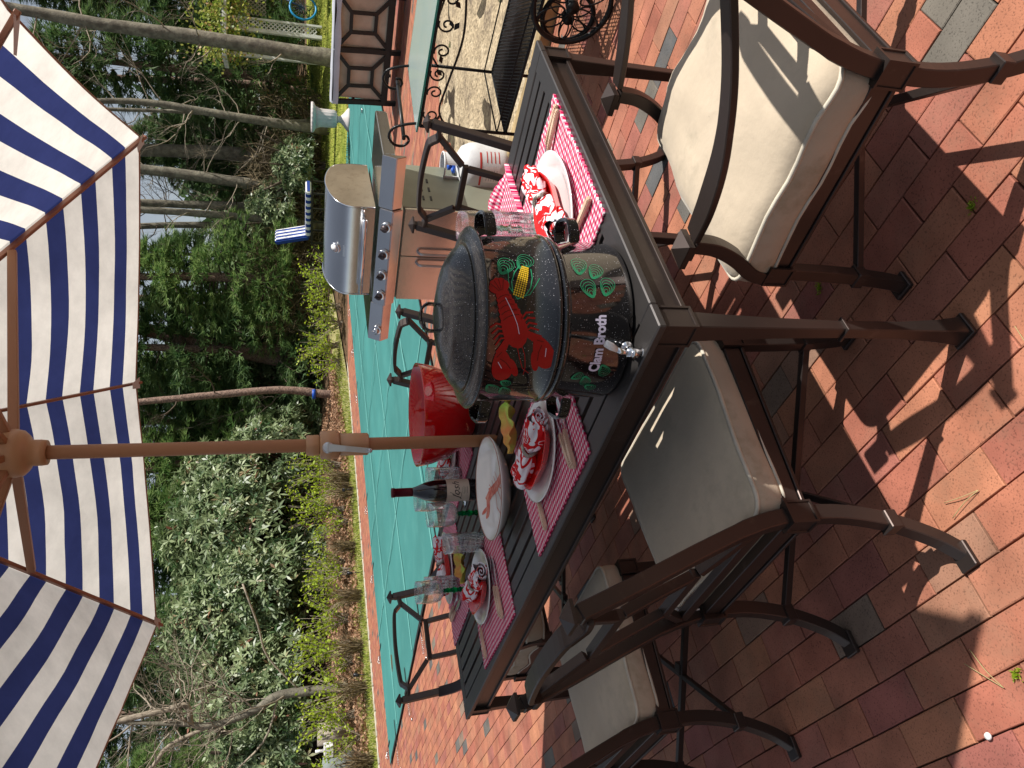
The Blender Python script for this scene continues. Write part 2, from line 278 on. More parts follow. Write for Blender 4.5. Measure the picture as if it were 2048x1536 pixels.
# ---------------------------------------------------------------- mesh helpers
def V(*a): return Vector(a)
def cr_(pts,n=6):
    """smooth curve through points"""
    P=[Vector(p) for p in pts]; out=[]
    for i in range(len(P)-1):
        a=P[i-1] if i>0 else P[0]*2-P[1]; b,c=P[i],P[i+1]; d=P[i+2] if i+2<len(P) else P[-1]*2-P[-2]
        for k in range(n):
            t=k/n; out.append(.5*((2*b)+(c-a)*t+(2*a-5*b+4*c-d)*t*t+(3*b-a-3*c+d)*t**3))
    out.append(P[-1]); return out
class MB:
    def __init__(s): s.v=[]; s.f=[]; s.m=[]; s.s=[]; s.uv=None
    def add(s,vs,fs,mi=0,sm=False,T=None):
        o=len(s.v)
        for v in vs: v=Vector(v); s.v.append(T@v if T else v)
        for f in fs: s.f.append([i+o for i in f]); s.m.append(mi); s.s.append(sm)
        return s
    def box(s,c,d,T=None,mi=0):
        x,y,z=[q/2 for q in d]; c=Vector(c)
        vs=[c+V(i*x,j*y,k*z) for i in (-1,1) for j in (-1,1) for k in (-1,1)]
        return s.add(vs,[(0,1,3,2),(4,6,7,5),(0,4,5,1),(2,3,7,6),(0,2,6,4),(1,5,7,3)],mi,False,T)
    def sweep(s,path,side,w,t,mi=0,cap=True,sm=False,T=None):
        """rectangular bar along a path; w across 'side', t across the other way"""
        P=[Vector(p) for p in path]; n=len(P); side=Vector(side).normalized(); vs=[]; fs=[]
        for i,p in enumerate(P):
            tg=(P[min(i+1,n-1)]-P[max(i-1,0)]).normalized(); nr=tg.cross(side).normalized(); sd=nr.cross(tg).normalized()
            ww=(w[i] if isinstance(w,(list,tuple)) else w)/2; tt=(t[i] if isinstance(t,(list,tuple)) else t)/2
            vs+=[p-sd*ww-nr*tt,p+sd*ww-nr*tt,p+sd*ww+nr*tt,p-sd*ww+nr*tt]
        for i in range(n-1):
            for k in range(4): a=i*4+k; b=i*4+(k+1)%4; fs.append((a,b,b+4,a+4))
        if cap: fs+=[(3,2,1,0),((n-1)*4,(n-1)*4+1,(n-1)*4+2,(n-1)*4+3)]
        return s.add(vs,fs,mi,sm,T)
    def tube(s,path,r,seg=8,mi=0,cap=True,closed=False,T=None):
        P=[Vector(p) for p in path]; n=len(P); vs=[]; fs=[]; nr=None
        for i,p in enumerate(P):
            if closed: tg=(P[(i+1)%n]-P[i-1]).normalized()
            else: tg=(P[min(i+1,n-1)]-P[max(i-1,0)]).normalized()
            if nr is None: nr=tg.orthogonal().normalized()
            else: nr=(nr-tg*nr.dot(tg)); nr=nr.normalized() if nr.length>1e-6 else tg.orthogonal().normalized()
            bn=tg.cross(nr); rr=r[i] if isinstance(r,(list,tuple)) else r
            for k in range(seg): a=2*math.pi*k/seg; vs.append(p+(nr*math.cos(a)+bn*math.sin(a))*rr)
        m=n if closed else n-1
        for i in range(m):
            j=(i+1)%n
            for k in range(seg): q=(k+1)%seg; fs.append((i*seg+k,i*seg+q,j*seg+q,j*seg+k))
        if cap and not closed: fs+=[tuple(range(seg))[::-1],tuple((n-1)*seg+k for k in range(seg))]
        return s.add(vs,fs,mi,True,T)
    def lathe(s,prof,seg=48,mi=0,c=(0,0,0),sm=True,T=None,fn=None):
        vs=[]; fs=[]; c=Vector(c); n=len(prof)
        for r,z in prof:
            for k in range(seg):
                a=2*math.pi*k/seg; q=fn(r,z,a) if fn else r
                vs.append(c+V(q*math.cos(a),q*math.sin(a),z))
        for i in range(n-1):
            for k in range(seg): q=(k+1)%seg; fs.append((i*seg+k,i*seg+q,(i+1)*seg+q,(i+1)*seg+k))
        if prof[0][0]>1e-5: fs.append(tuple(range(seg))[::-1])
        if prof[-1][0]>1e-5: fs.append(tuple((n-1)*seg+k for k in range(seg)))
        return s.add(vs,fs,mi,sm,T)
    def prism(s,pts,z0,z1,mi=0,T=None):
        n=len(pts); vs=[V(x,y,z0) for x,y in pts]+[V(x,y,z1) for x,y in pts]
        fs=[tuple(range(n))[::-1],tuple(range(n,2*n))]+[(i,(i+1)%n,n+(i+1)%n,n+i) for i in range(n)]
        return s.add(vs,fs,mi,False,T)
    def mesh(s,name,mats,bev=0,seg=1,weld=False):
        me=bpy.data.meshes.new(name); me.from_pydata([tuple(v) for v in s.v],[],s.f)
        for m in (mats if isinstance(mats,(list,tuple)) else [mats]): me.materials.append(M[m])
        me.polygons.foreach_set('material_index',s.m); me.polygons.foreach_set('use_smooth',s.s); me.update()
        if bev or weld:
            bm=bmesh.new(); bm.from_mesh(me)
            if weld: bmesh.ops.remove_doubles(bm,verts=bm.verts,dist=1e-5)
            bmesh.ops.recalc_face_normals(bm,faces=bm.faces)
            if bev:
                es=[e for e in bm.edges if len(e.link_faces)==2 and e.calc_face_angle(0)>R(35)]
                bmesh.ops.bevel(bm,geom=es,offset=bev,segments=seg,affect='EDGES',clamp_overlap=True)
            bm.to_mesh(me); bm.free()
        return me
    def build(s,name,mats,parent=None,bev=0,seg=1,weld=False,loc=None,rot=None):
        return link(name,s.mesh(name,mats,bev,seg,weld),parent,loc,rot)
def link(name,data,parent=None,loc=None,rot=None):
    o=bpy.data.objects.new(name,data); COL.objects.link(o)
    if parent: o.parent=parent
    if loc is not None: o.location=loc
    if rot is not None: o.rotation_euler=rot
    return o
def tag(o,label=None,cat=None,group=None,kind=None):
    if label: o['label']=label
    if cat: o['category']=cat
    if group: o['group']=group
    if kind: o['kind']=kind
    return o
def thing(name,label,cat,loc=(0,0,0),rz=0,group=None):
    return tag(link(name,None,None,loc,(0,0,rz)),label,cat,group)
def kids(o): return [c for c in ALLKIDS.get(o.name,[])]
def copy_tree(o,loc,rz,label,group=None):
    ch={}
    for q in COL.objects:
        if q.parent: ch.setdefault(q.parent.name,[]).append(q)
    def rec(a,par):
        c=a.copy(); COL.objects.link(c)
        if par: c.parent=par
        for k in ch.get(a.name,[]): rec(k,c)
        return c
    c=rec(o,None); c.location=loc; c.rotation_euler=(0,0,rz); c['label']=label
    if group: c['group']=group
    return c
def set_rnd(me,vals,dom='FACE'):
    a=me.attributes.new('rnd','FLOAT',dom); a.data.foreach_set('value',np.asarray(vals,np.float32))
def fast_mesh(name,verts,faces_n,k,m,rnd=None,smooth=False):
    """k-gon soup from an (N*k,3) array"""
    me=bpy.data.meshes.new(name); nv=len(verts); me.vertices.add(nv); me.vertices.foreach_set('co',np.asarray(verts,np.float32).ravel())
    me.loops.add(nv); me.loops.foreach_set('vertex_index',np.arange(nv,dtype=np.int32)); me.polygons.add(faces_n)
    me.polygons.foreach_set('loop_start',np.arange(0,nv,k,dtype=np.int32)); me.polygons.foreach_set('loop_total',np.full(faces_n,k,np.int32))
    me.update(calc_edges=True); me.materials.append(M[m])
    if rnd is not None: set_rnd(me,rnd)
    return me

# ---------------------------------------------------------------- places
TH=2.2801; DA=V(math.cos(TH),math.sin(TH),0); DB=V(math.sin(TH),-math.cos(TH),0); TN=V(.1002,1.2042,0)
TA,TB_,TZ=2.0973,1.0602,.72
def tab(a,b,z=TZ): return TN+DA*a+DB*b+V(0,0,z)
PU=V(.692,.722,0).normalized(); PN=V(-PU.y,PU.x,0)       # along / across the pool
P1=V(-5.16,11.08,0)
def sdist(x,y): return (x-P1.x)*PN.x+(y-P1.y)*PN.y
def sm(a,b,x): t=min(1,max(0,(x-a)/(b-a))); return t*t*(3-2*t)
def H(x,y):
    s=sdist(x,y); h1=.15*max(0,s-3.0); h1=min(h1,1.0+.01*max(0,s)); h2=.09*max(0,y-19.4); h2=min(h2,1.0+.01*max(0,y-19))
    h1*=sm(3.5,0,x+ .0*y) if x>0 else 1
    return max(h1,h2,0)

# ---------------------------------------------------------------- ground sheets
def grid(name,xs,ys,off,m,inside=None,hf=H,kind='structure'):
    vs=[];idx={};fs=[]
    for i,x in enumerate(xs):
        for j,y in enumerate(ys): vs.append((x,y,hf(x,y)+off))
    n=len(ys)
    for i in range(len(xs)-1):
        for j in range(n-1):
            if inside and not inside((xs[i]+xs[i+1])/2,(ys[j]+ys[j+1])/2): continue
            fs.append((i*n+j,(i+1)*n+j,(i+1)*n+j+1,i*n+j+1))
    me=bpy.data.meshes.new(name); me.from_pydata(vs,[],fs); me.materials.append(M[m]); me.polygons.foreach_set('use_smooth',[True]*len(fs)); me.update()
    return tag(link(name,me),kind=kind)
def strip(name,s0,s1,u0,u1,off,m,ns=10,nu=80,wob=0.):
    """a ribbon of ground running along the far side of the pool"""
    vs=[];fs=[]
    for i in range(nu+1):
        for j in range(ns+1):
            u=u0+(u1-u0)*i/nu; s=s0+(s1-s0)*j/ns
            if wob and j in(0,ns): s+=wob*noise.noise(V(u*1.7,j,3))
            p=P1+PU*u+PN*s; vs.append((p.x,p.y,H(p.x,p.y)+off))
    for i in range(nu):
        for j in range(ns): a=i*(ns+1)+j; fs.append((a,a+ns+1,a+ns+2,a+1))
    me=bpy.data.meshes.new(name); me.from_pydata(vs,[],fs); me.materials.append(M[m]); me.polygons.foreach_set('use_smooth',[True]*len(fs)); me.update()
    return tag(link(name,me),kind='structure')
xs=list(np.concatenate([np.arange(-400,-30,37),np.arange(-30,30,1.0),np.arange(30,401,37)])); ys=list(np.concatenate([np.arange(-300,-4,37),np.arange(-4,50,1.0),np.arange(50,501,45)]))
grid('ground',xs,ys,-.05,'forest_floor')
def inpatio(x,y):
    s=sdist(x,y); return s<2.05
grid('joint_sand_bed',[-14+i*1.0 for i in range(31)],[-3+i*1.0 for i in range(28)],-.014,'joint_sand',lambda x,y: sdist(x,y)<1.6 and y<22,hf=lambda x,y:0)
strip('bed_grass',2.12,3.7,-7,14,-.01,'bed_grass',6,80)
strip('leaf_litter_bed',3.55,8.2,-8,14,.0,'forest_floor',10,80,.3)
grid('lawn',[2.5+i*.75 for i in range(30)],[18.3+i*.55 for i in range(20)],-.02,'lawn',lambda x,y: x>3.0+ (y-19)*.2 and sdist(x,y)<30)
# sandy dirt bed beside the patio
DIRT=[(1.38,4.62),(1.75,4.02),(2.45,3.30),(3.4,2.6),(6.0,3.4),(6.0,7.4),(3.7,7.3),(2.3,6.9),(1.6,6.2)]
def inpoly(x,y,P):
    c=False;j=len(P)-1
    for i in range(len(P)):
        if (P[i][1]>y)!=(P[j][1]>y) and x<(P[j][0]-P[i][0])*(y-P[i][1])/(P[j][1]-P[i][1])+P[i][0]: c=not c
        j=i
    return c
dv=[];df=[]
nx,ny=70,70
for i in range(nx):
    for j in range(ny):
        x=1.2+i*.07; y=2.5+j*.072; dv.append((x,y,.002+.035*noise.fractal(V(x*1.6,y*1.6,1),.7,2,4)+.012*noise.noise(V(x*9,y*9,5))))
for i in range(nx-1):
    for j in range(ny-1):
        if inpoly(dv[i*ny+j][0],dv[i*ny+j][1],DIRT): df.append((i*ny+j,(i+1)*ny+j,(i+1)*ny+j+1,i*ny+j+1))
me=bpy.data.meshes.new('dirt_bed'); me.from_pydata(dv,[],df); me.materials.append(M['sand_dirt']); me.polygons.foreach_set('use_smooth',[True]*len(df)); tag(link('dirt_bed',me),kind='structure')
# timber edging of the dirt bed
for i,(a,b) in enumerate((((1.36,4.60,.02),(1.76,4.0,.02)),((1.78,3.98,.02),(2.5,3.25,.02)))):
    mb=MB(); mb.sweep([V(*a),(V(*a)+V(*b))/2,V(*b)],(0,0,1),.09,.08); o=mb.build('edging_timber','timber',bev=.006)
    tag(o,('pale weathered timber edging the dirt bed next to the gas cylinder','pale weathered timber edging the dirt bed under the cart wheels')[i],'timber','timbers edging the dirt bed')

# ---------------------------------------------------------------- brick paving
PHI=2.2555; AL=V(math.cos(PHI),math.sin(PHI),0); NM=V(-math.sin(PHI),math.cos(PHI),0)
CW,BL=.0928,.1965; C0=-.203; H0=1.812
POOL=[P1+PU*(-.0),P1-PN*6.12,P1-PN*6.12+PU*13.7,P1+PU*13.7]
POOLP=[(p.x,p.y) for p in POOL]
def brick_mesh(L,W,seed):
    g=.0032+.0016*random.random(); l=L/2-g/2; w_=W/2-g/2; b=.0016; r=random.Random(seed)
    j=lambda:(r.random()-.5)*.0034
    top=[(-l+b,-w_+b),(l-b,-w_+b),(l-b,w_-b),(-l+b,w_-b)]; mid=[(-l,-w_),(l,-w_),(l,w_),(-l,w_)]
    v=[(x+j(),y+j(),0) for x,y in top]+[(x+j()*.5,y+j()*.5,-b) for x,y in mid]+[(x,y,-.03) for x,y in mid]
    f=[(0,1,2,3)]+[(i,4+i,4+(i+1)%4,(i+1)%4)[::1] for i in range(4)]+[(4+i,8+i,8+(i+1)%4,4+(i+1)%4) for i in range(4)]
    return v,f
bms=[]
for k in range(6):
    v,f=brick_mesh(BL,CW,k); me=bpy.data.meshes.new('brick'); me.from_pydata(v,[],f); me.materials.append(M['brick_clay']); me.update()
    bm=bmesh.new(); bm.from_mesh(me); bmesh.ops.recalc_face_normals(bm,faces=bm.faces); bm.to_mesh(me); bm.free(); bms.append(me)
patio=tag(link('patio',None),kind='structure')
cand=[]
camp=V(0,0,1.3361)
def vis(p,mg=1.75):
    d=p-camp; z=d.dot(F)
    if z<.3: return None
    u=d.dot(RT)/z; v=d.dot(UP)/z
    if abs(u)>768/1515.7*mg+.12/z or abs(v)>1024/1515.7*mg+.12/z: return None
    return z,u,v
for i in range(-290,60):
    for j in range(-150,150):
        n_=C0+(i-.5)*CW*-1 if False else C0-CW/2+i*CW
        a_=H0+BL/2+j*BL+(BL/2 if i%2 else 0)
        p=NM*n_+AL*a_
        if p.y<.3 or p.y>23: continue
        q=vis(p)
        if not q: continue
        if inpoly(p.x,p.y,POOLP) or inpoly(p.x,p.y,DIRT) or sdist(p.x,p.y)>2.0 or p.y>21: continue
        cand.append((q[0],p,i,j,vis(p,1.0) is not None))
cand.sort(key=lambda c:c[0]*(1 if c[4] else 3))
rr=random.Random(3)
rotb=PHI
for k,(z,p,i,j,inn) in enumerate(cand[:300]):
    o=link('brick',bms[rr.randrange(6)],patio,(p.x,p.y,-.0015*rr.random()-.0005),(R(rr.uniform(-.35,.35)),R(rr.uniform(-.25,.25)),rotb+R(rr.uniform(-.4,.4))))
vs=[];fs=[];rn=[]
for k,(z,p,i,j,inn) in enumerate(cand[300:]):
    v,f=brick_mesh(BL,CW,k); T=Matrix.Translation((p.x,p.y,-.0015*rr.random()-.0005))@Matrix.Rotation(rotb+R(rr.uniform(-.4,.4)),4,'Z')@Matrix.Rotation(R(rr.uniform(-.3,.3)),4,'X'); o=len(vs)
    far=z>9
    vs+=[tuple(T@Vector(q)) for q in (v[:8] if far else v)]; ff=f[:5] if far else f; fs+=[[q+o for q in t_] for t_ in ff]; rv=rr.random(); rn+=[rv]*len(ff)
me=bpy.data.meshes.new('brick_paving'); me.from_pydata(vs,[],fs); me.materials.append(M['brick_clay']); me.update(); set_rnd(me,rn)
tag(link('brick_paving',me,patio),kind='stuff')
# pale stone edge behind the far paving, in single stones
edge=thing('stone_edging','low pale stone edging between the far brick paving and the planting bed','edging',(0,0,0))
for i in range(46):
    u=-7+i*.45; p=P1+PU*u+PN*2.08
    if not vis(V(p.x,p.y,0),1.2): continue
    mb=MB(); mb.box((0,0,-.018),(.435,.07+.02*rr.random(),.06)); mb.build('edging_stone','stone_pale',edge,.01,loc=(p.x,p.y,.0),rot=(0,0,math.atan2(PU.y,PU.x)+R(rr.uniform(-2,2))))

# ---------------------------------------------------------------- pool cover
pc=thing('pool_cover','taut teal green safety cover with pale webbing over the swimming pool','pool cover',(0,0,0))
nu,ns=120,54; vs=[];fs=[]
for i in range(nu+1):
    for j in range(ns+1):
        u=-.25+14.2*i/nu; s=.25-6.6*j/ns; p=P1+PU*u+PN*s
        ed=min(1,min(u+.25,13.95-u,.25-s,s+6.35)/.9); du=abs(((u)/1.52+.5)%1-.5)*2; ds=abs(((s)/1.52+.5)%1-.5)*2
        z=.022-.03*ed*du*ds+.020*noise.noise(V(u*.6,s*2.6,0))*ed+.006*noise.noise(V(u*3,s*5,2))*ed
        vs.append((p.x,p.y,z))
for i in range(nu):
    for j in range(ns): a=i*(ns+1)+j; fs.append((a,a+1,a+ns+2,a+ns+1))
me=bpy.data.meshes.new('cover_sheet'); me.from_pydata(vs,[],fs); me.materials.append(M['pool_cover']); me.polygons.foreach_set('use_smooth',[True]*len(fs)); link('cover_sheet',me,pc)
def webbing(a,b,wd,m='strap',z=.032,name='webbing'):
    mb=MB(); n=40; pts=[a.lerp(b,k/n) for k in range(n+1)]
    mb.sweep([V(q.x,q.y,z+.004*noise.noise(q*.8)) for q in pts],(0,0,1),.004,wd); return mb.build(name,m,pc)
webl=[]
for k in range(1,8): a=P1+PU*(k*1.75)+PN*.2; webl.append((a,a-PN*6.5))
for k in range(0,3): a=P1-PN*(1.0+k*2.05)-PU*.2; webl.append((a,a+PU*14.0))
for a,b in webl: webbing(a,b,.022)
# dark hem along the cover and the drain
for a,b in ((P1+PN*.25-PU*.25,P1-PN*6.35-PU*.25),(P1-PN*6.35-PU*.25,P1-PN*6.35+PU*13.95)):
    webbing(a,b,.05,'strap_black',.02,'hem')
mb=MB(); mb.lathe([(.0,.0),(.05,.0),(.055,.008),(.03,.014),(.0,.014)],16); dp=V(4.6,16.6,0); mb.build('drain','spring',pc,loc=(5.35,15.0,.03))
# anchors: strap, spring, bolt
def anchor(p,d,label):
    a=thing('cover_anchor',label,'anchor',(p.x,p.y,0),math.atan2(d.y,d.x),'anchors holding down the pool cover')
    mb=MB(); mb.sweep([V(-.25,0,.03),V(0,0,.028),V(.16,0,.02)],(0,0,1),.003,.035); mb.build('strap','strap_black',a)
    mb=MB(); mb.tube([V(.16+.20*t/60,.014*math.cos(t*.9),.022+.014*math.sin(t*.9)) for t in range(61)],.003,5); mb.build('spring','spring',a)
    mb=MB(); mb.lathe([(.0,0),(.02,0),(.016,.012),(.0,.014)],12); mb.build('bolt','spring',a,loc=(.40,0,0))
LB=['the table end','the far bricks beside the empty chair back','the sunlit bricks at the far left','']
for k in range(0,4):
    p=P1-PN*(.75+k*1.52)-PU*.28; anchor(p,-PU,['pool cover anchor with spring nearest the far left corner of the cover','pool cover anchor with spring on sunlit bricks, second from the far left corner','pool cover anchor with spring just behind the head chair of the table','pool cover anchor with spring nearest the table'][k])
for k in range(0,9):
    p=P1+PU*(k*1.52+.0)+PN*.28; anchor(p,PN,'short black anchor strap on the far brick strip, '+('at the cover corner','second from the corner','third from the corner','fourth from the corner','fifth from the corner','sixth from the corner','seventh from the corner','eighth from the corner','ninth from the corner')[k])

# ---------------------------------------------------------------- chairs
def lerp_path(path,z):
    for a,b in zip(path[:-1],path[1:]):
        if a.z<=z<=b.z and b.z>a.z: return a.lerp(b,(z-a.z)/(b.z-a.z))
    return path[-1]
def panel_block(c,d,axes=(0,1)):
    """box whose side faces have a sunk panel"""
    mb=MB(); mb.box(c,d); me=mb.mesh('tmp','brown_metal'); bm=bmesh.new(); bm.from_mesh(me); bmesh.ops.recalc_face_normals(bm,faces=bm.faces)
    for f in list(bm.faces):
        if abs(f.normal.z)<.5:
            r=bmesh.ops.inset_individual(bm,faces=[f],thickness=.007); r=bmesh.ops.inset_individual(bm,faces=[f],thickness=.0012,depth=-.003)
    bmesh.ops.bevel(bm,geom=[e for e in bm.edges if len(e.link_faces)==2 and e.calc_face_angle(0)>1.4 and all(len(v.link_edges)==3 for v in e.verts)],offset=.0015,segments=1,affect='EDGES')
    bm.to_mesh(me); bm.free(); return me
def cushion_mesh(wf,wr,dp,t,puff,seed,wav=.004,rc=.05):
    """upholstered pad; origin at the centre of its underside"""
    N=64; r=random.Random(seed); ph=r.random()*9
    out=[]
    cs=[(-wf/2,dp/2),(wf/2,dp/2),(wr/2,-dp/2),(-wr/2,-dp/2)]
    pts=[]
    for i in range(4):
        p0=Vector(cs[i-1]);p=Vector(cs[i]);p2=Vector(cs[(i+1)%4]); a=p+(p0-p).normalized()*rc; b=p+(p2-p).normalized()*rc
        for k in range(7): q=k/6; pts.append(a*(1-q)**2+p*2*q*(1-q)+b*q*q)
        L=(cs[(i+1)%4]); b2=p2+(p-p2).normalized()*rc
        for k in range(1,9): pts.append(b.lerp(b2,k/9))
    n=len(pts); rings=[(1.0,0,.004),(1.012,.25,0),(1.016,.5,0),(1.012,.75,0),(1.0,1,0),(.97,1,puff*.33),(.9,1,puff*.65),(.75,1,puff*.9),(.5,1,puff),(.25,1,puff*1.0),(.02,1,puff)]
    mb=MB(); vs=[];fs=[]
    for ri,(sc,h,pf) in enumerate(rings):
        for i,p in enumerate(pts):
            w=wav*noise.noise(V(p.x*sc*7+ph,p.y*sc*7,0)); z=h*t+pf+w*(1.6 if sc>.9 else 1)+ (.008*noise.noise(V(p.x*sc*4+ph,p.y*sc*4,7)) if h==1 else 0)
            vs.append(V(p.x*sc,p.y*sc,z))
    for ri in range(len(rings)-1):
        for i in range(n): a=ri*n+i; b=ri*n+(i+1)%n; fs.append((a,b,b+n,a+n))
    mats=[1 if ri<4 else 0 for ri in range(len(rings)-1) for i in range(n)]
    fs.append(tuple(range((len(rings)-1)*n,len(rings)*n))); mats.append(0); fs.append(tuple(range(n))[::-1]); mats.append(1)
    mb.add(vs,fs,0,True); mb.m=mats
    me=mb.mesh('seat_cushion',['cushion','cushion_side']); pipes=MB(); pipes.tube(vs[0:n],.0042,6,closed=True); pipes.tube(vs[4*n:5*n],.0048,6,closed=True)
    return me,pipes.mesh('piping','piping')
def make_chair(arm,label,group):
    g=thing('patio_chair',label,'chair',(0,0,0),0,group)
    wf=.272; wr=.225 if not arm else .25
    rp=cr_([(0,-.315,0),(0,-.275,.05),(0,-.232,.14),(0,-.206,.25),(0,-.205,.36),(0,-.222,.46),(0,-.262,.58),(0,-.318,.73),(0,-.368,.87)],5)
    for sgn in (-1,1):
        P=[V(sgn*wr,p.y,p.z) for p in rp]
        o=MB().sweep(P,(1,0,0),[.028 if p.z>.14 else .030 for p in P],[.034 if .15<p.z<.5 else (.031 if p.z>=.5 else .030) for p in P]).build('rear_post','brown_metal',g,.002)
        MB().box((sgn*wr,-.322,.006),(.046,.056,.012)).build('foot_pad','brown_metal',o,.002)
        q=lerp_path(rp,.14); MB().box((sgn*wr,q.y,.14),(.038,.042,.028)).build('collar','brown_metal',o,.002)
        link('corner_block',panel_block((sgn*wr,-.205,.352),(.046,.052,.062)),o)
        # finial: neck, plate, pyramid
        top=rp[-1]; f_=MB(); f_.box((sgn*wr,top.y-.001,.873),(.022,.022,.016)); f_.box((sgn*wr,top.y-.002,.885),(.046,.046,.007)); e=.023
        f_.add([V(sgn*wr-e,top.y-.002-e,.8885),V(sgn*wr+e,top.y-.002-e,.8885),V(sgn*wr+e,top.y-.002+e,.8885),V(sgn*wr-e,top.y-.002+e,.8885),V(sgn*wr,top.y-.002,.905)],[(0,1,4),(1,2,4),(2,3,4),(3,0,4),(3,2,1,0)])
        f_.build('finial','brown_metal',o)
        # front leg
        fp=cr_([(0,.262,0),(0,.250,.05),(0,.240,.15),(0,.236,.25),(0,.236,.36)],4); P=[V(sgn*(wf+.004*(1-p.z/.36)),p.y,p.z) for p in fp]
        o=MB().sweep(P,(1,0,0),.027,.029).build('front_leg','brown_metal',g,.002)
        MB().box((sgn*wf,.264,.006),(.046,.050,.012)).build('foot_pad','brown_metal',o,.002); MB().box((sgn*wf,.241,.14),(.038,.040,.026)).build('collar','brown_metal',o,.002)
        link('corner_block',panel_block((sgn*wf,.236,.352),(.044,.048,.060)),o)
        if arm:
            ap=cr_([(0,.248,.368),(0,.236,.415),(0,.200,.470),(0,.176,.525),(0,.170,.578)],6)
            MB().sweep([V(sgn*(wf+.004),p.y,p.z) for p in ap],(1,0,0),.032,.030).build('arm_post','brown_metal',g,.002)
            a2=cr_([(wf+.006,.150,.585),(wf+.016,.06,.598),(wf+.022,-.05,.622),(wf+.012,-.17,.66),(wr+.004,-.300,.712)],6); P=[V(sgn*p.x,p.y,p.z) for p in a2]
            o=MB().sweep(P,V(1,0,0),[.044+.012*math.sin(math.pi*min(1,i/14)) for i in range(len(P))],.014).build('armrest','brown_metal',g,.002)
            f_=MB(); c=V(sgn*(wf+.004),.186,.592); f_.box(c,(.056,.056,.012)); e=.028
            f_.add([c+V(-e,-e,.007),c+V(e,-e,.007),c+V(e,e,.007),c+V(-e,e,.007),c+V(0,0,.026)],[(0,1,4),(1,2,4),(2,3,4),(3,0,4)]); f_.box(c-V(0,0,.014),(.030,.034,.014)); f_.build('finial','brown_metal',o)
    # seat rails with a raised lower lip
    def rail(a,b,h=.040,t=.024,name='seat_rail'):
        mb=MB(); d=(b-a).normalized(); sd=d.cross(V(0,0,1)).normalized(); mb.sweep([a,b],sd,t,h); mb.sweep([a-V(0,0,h/2+.006),b-V(0,0,h/2+.006)],sd,t+.008,.009); return mb.build(name,'brown_metal',g,.0015)
    zr=.358
    rail(V(-wf+.02,.236,zr),V(wf-.02,.236,zr)); rail(V(-wr+.02,-.205,zr),V(wr-.02,-.205,zr))
    for sgn in (-1,1): rail(V(sgn*wf,.214,zr),V(sgn*wr,-.182,zr))
    for k in range(7):
        y=-.165+k*.062; ww=wr+(wf-wr)*(y+.2)/.44-.012; MB().sweep([V(-ww,y,.362),V(0,y,.356),V(ww,y,.362)],(0,1,0),.034,.004).build('seat_slat','brown_metal',g)
    # back panel
    def bp(x,z): q=lerp_path(rp,z); return V(x,q.y,z)
    def bbar(pts,t=.020,dpt=.022,name='back_bar'):
        P=[bp(x,z) for x,z in pts]; d=(P[-1]-P[0]); MB().sweep(P,V(0,1,.0)-d.normalized()*d.normalized().y,dpt,t).build(name,'brown_metal',g,.0015)
    tr=cr_([(-wr+.008,.846,0),(-wr+.045,.842,0),(-wr+.068,.862,0),(-wr+.095,.874,0),(0,.882,0),(wr-.095,.874,0),(wr-.068,.862,0),(wr-.045,.842,0),(wr-.008,.846,0)],4)
    P=[V(p.x,lerp_path(rp,min(.869,p.y)).y-.004,p.y) for p in tr]; MB().sweep(P,V(0,1,0),.042,.014).build('top_rail','brown_metal',g,.002)
    ix=.088
    bbar([(-ix-.010,.735),(ix+.010,.735)],name='inner_rail'); bbar([(-ix-.010,.545),(ix+.010,.545)],name='inner_rail')
    for sgn in (-1,1):
        bbar([(sgn*(wr-.04),.842),(sgn*(ix+.008),.748)],name='back_diagonal'); bbar([(sgn*(wr-.022),.452),(sgn*(ix+.008),.536)],name='back_diagonal')
        bbar([(sgn*ix,.726),(sgn*ix*1.03,.64),(sgn*ix,.554)],name='inner_stile')
    bbar([(-wr+.014,.440),(wr-.014,.440)],t=.026,dpt=.020,name='lower_rail')
    # crossed stretcher
    za=.14; c=V(0,.012,za)
    for sgn in (-1,1):
        q=lerp_path(rp,za); a=V(sgn*wf,.236,za); b=V(-sgn*wr,q.y+.012,za)
        MB().sweep([a,b],(0,0,1),.017+.001*sgn,.017+.001*sgn).build('stretcher','brown_metal',g,.001)
    MB().box(c,(.034,.034,.024),Matrix.Translation(c)@Matrix.Rotation(R(45),4,'Z')@Matrix.Translation(-c)).build('stretcher_hub','brown_metal',g,.002)
    # cushion
    cm=CUSH[arm]; o=link('seat_cushion',cm[0],g,(0,.036,.366)); link('piping',cm[1],o)
    if not arm:
        MB().sweep([V(-.232,-.215,.05),V(-.222,-.236,.05),V(-.20,-.240,.045)],(0,0,1),.05,.003).build('tie_tag','tag_white',o)
    return g
CUSH={False:cushion_mesh(.555,.475,.455,.066,.016,3),True:cushion_mesh(.574,.515,.485,.074,.036,11,.016,.06)}
GRP='brown metal patio chairs with beige cushions round the dining table'
def on_side(a,b): p=tab(a,b,0); return (p.x,p.y,0)
ch=make_chair(False,'armless brown chair with beige cushion in front of the table, nearest the camera',GRP)
ch.location=on_side(.560,0); ch.rotation_euler=(0,0,TH-math.pi)
copy_tree(ch,on_side(1.425,-.135),TH-math.pi+R(1),'second armless brown chair along the near long side of the table, further left',GRP)
copy_tree(ch,on_side(1.71,TB_+.14),TH+R(1),'armless brown chair across the table behind the red bowl, in front of the pool cover',GRP)
copy_tree(ch,on_side(.775,TB_+.10),TH-R(2),'armless brown chair across the table in front of the grill and gas cylinder',GRP)
ac=make_chair(True,'brown armchair with puffy beige cushion at the near right end of the table',GRP)
e0=TN+DB*.53; p=e0-DA*.186-DB*.035; ac.location=(p.x,p.y,0); ac.rotation_euler=(0,0,TH-R(90)+R(-1))
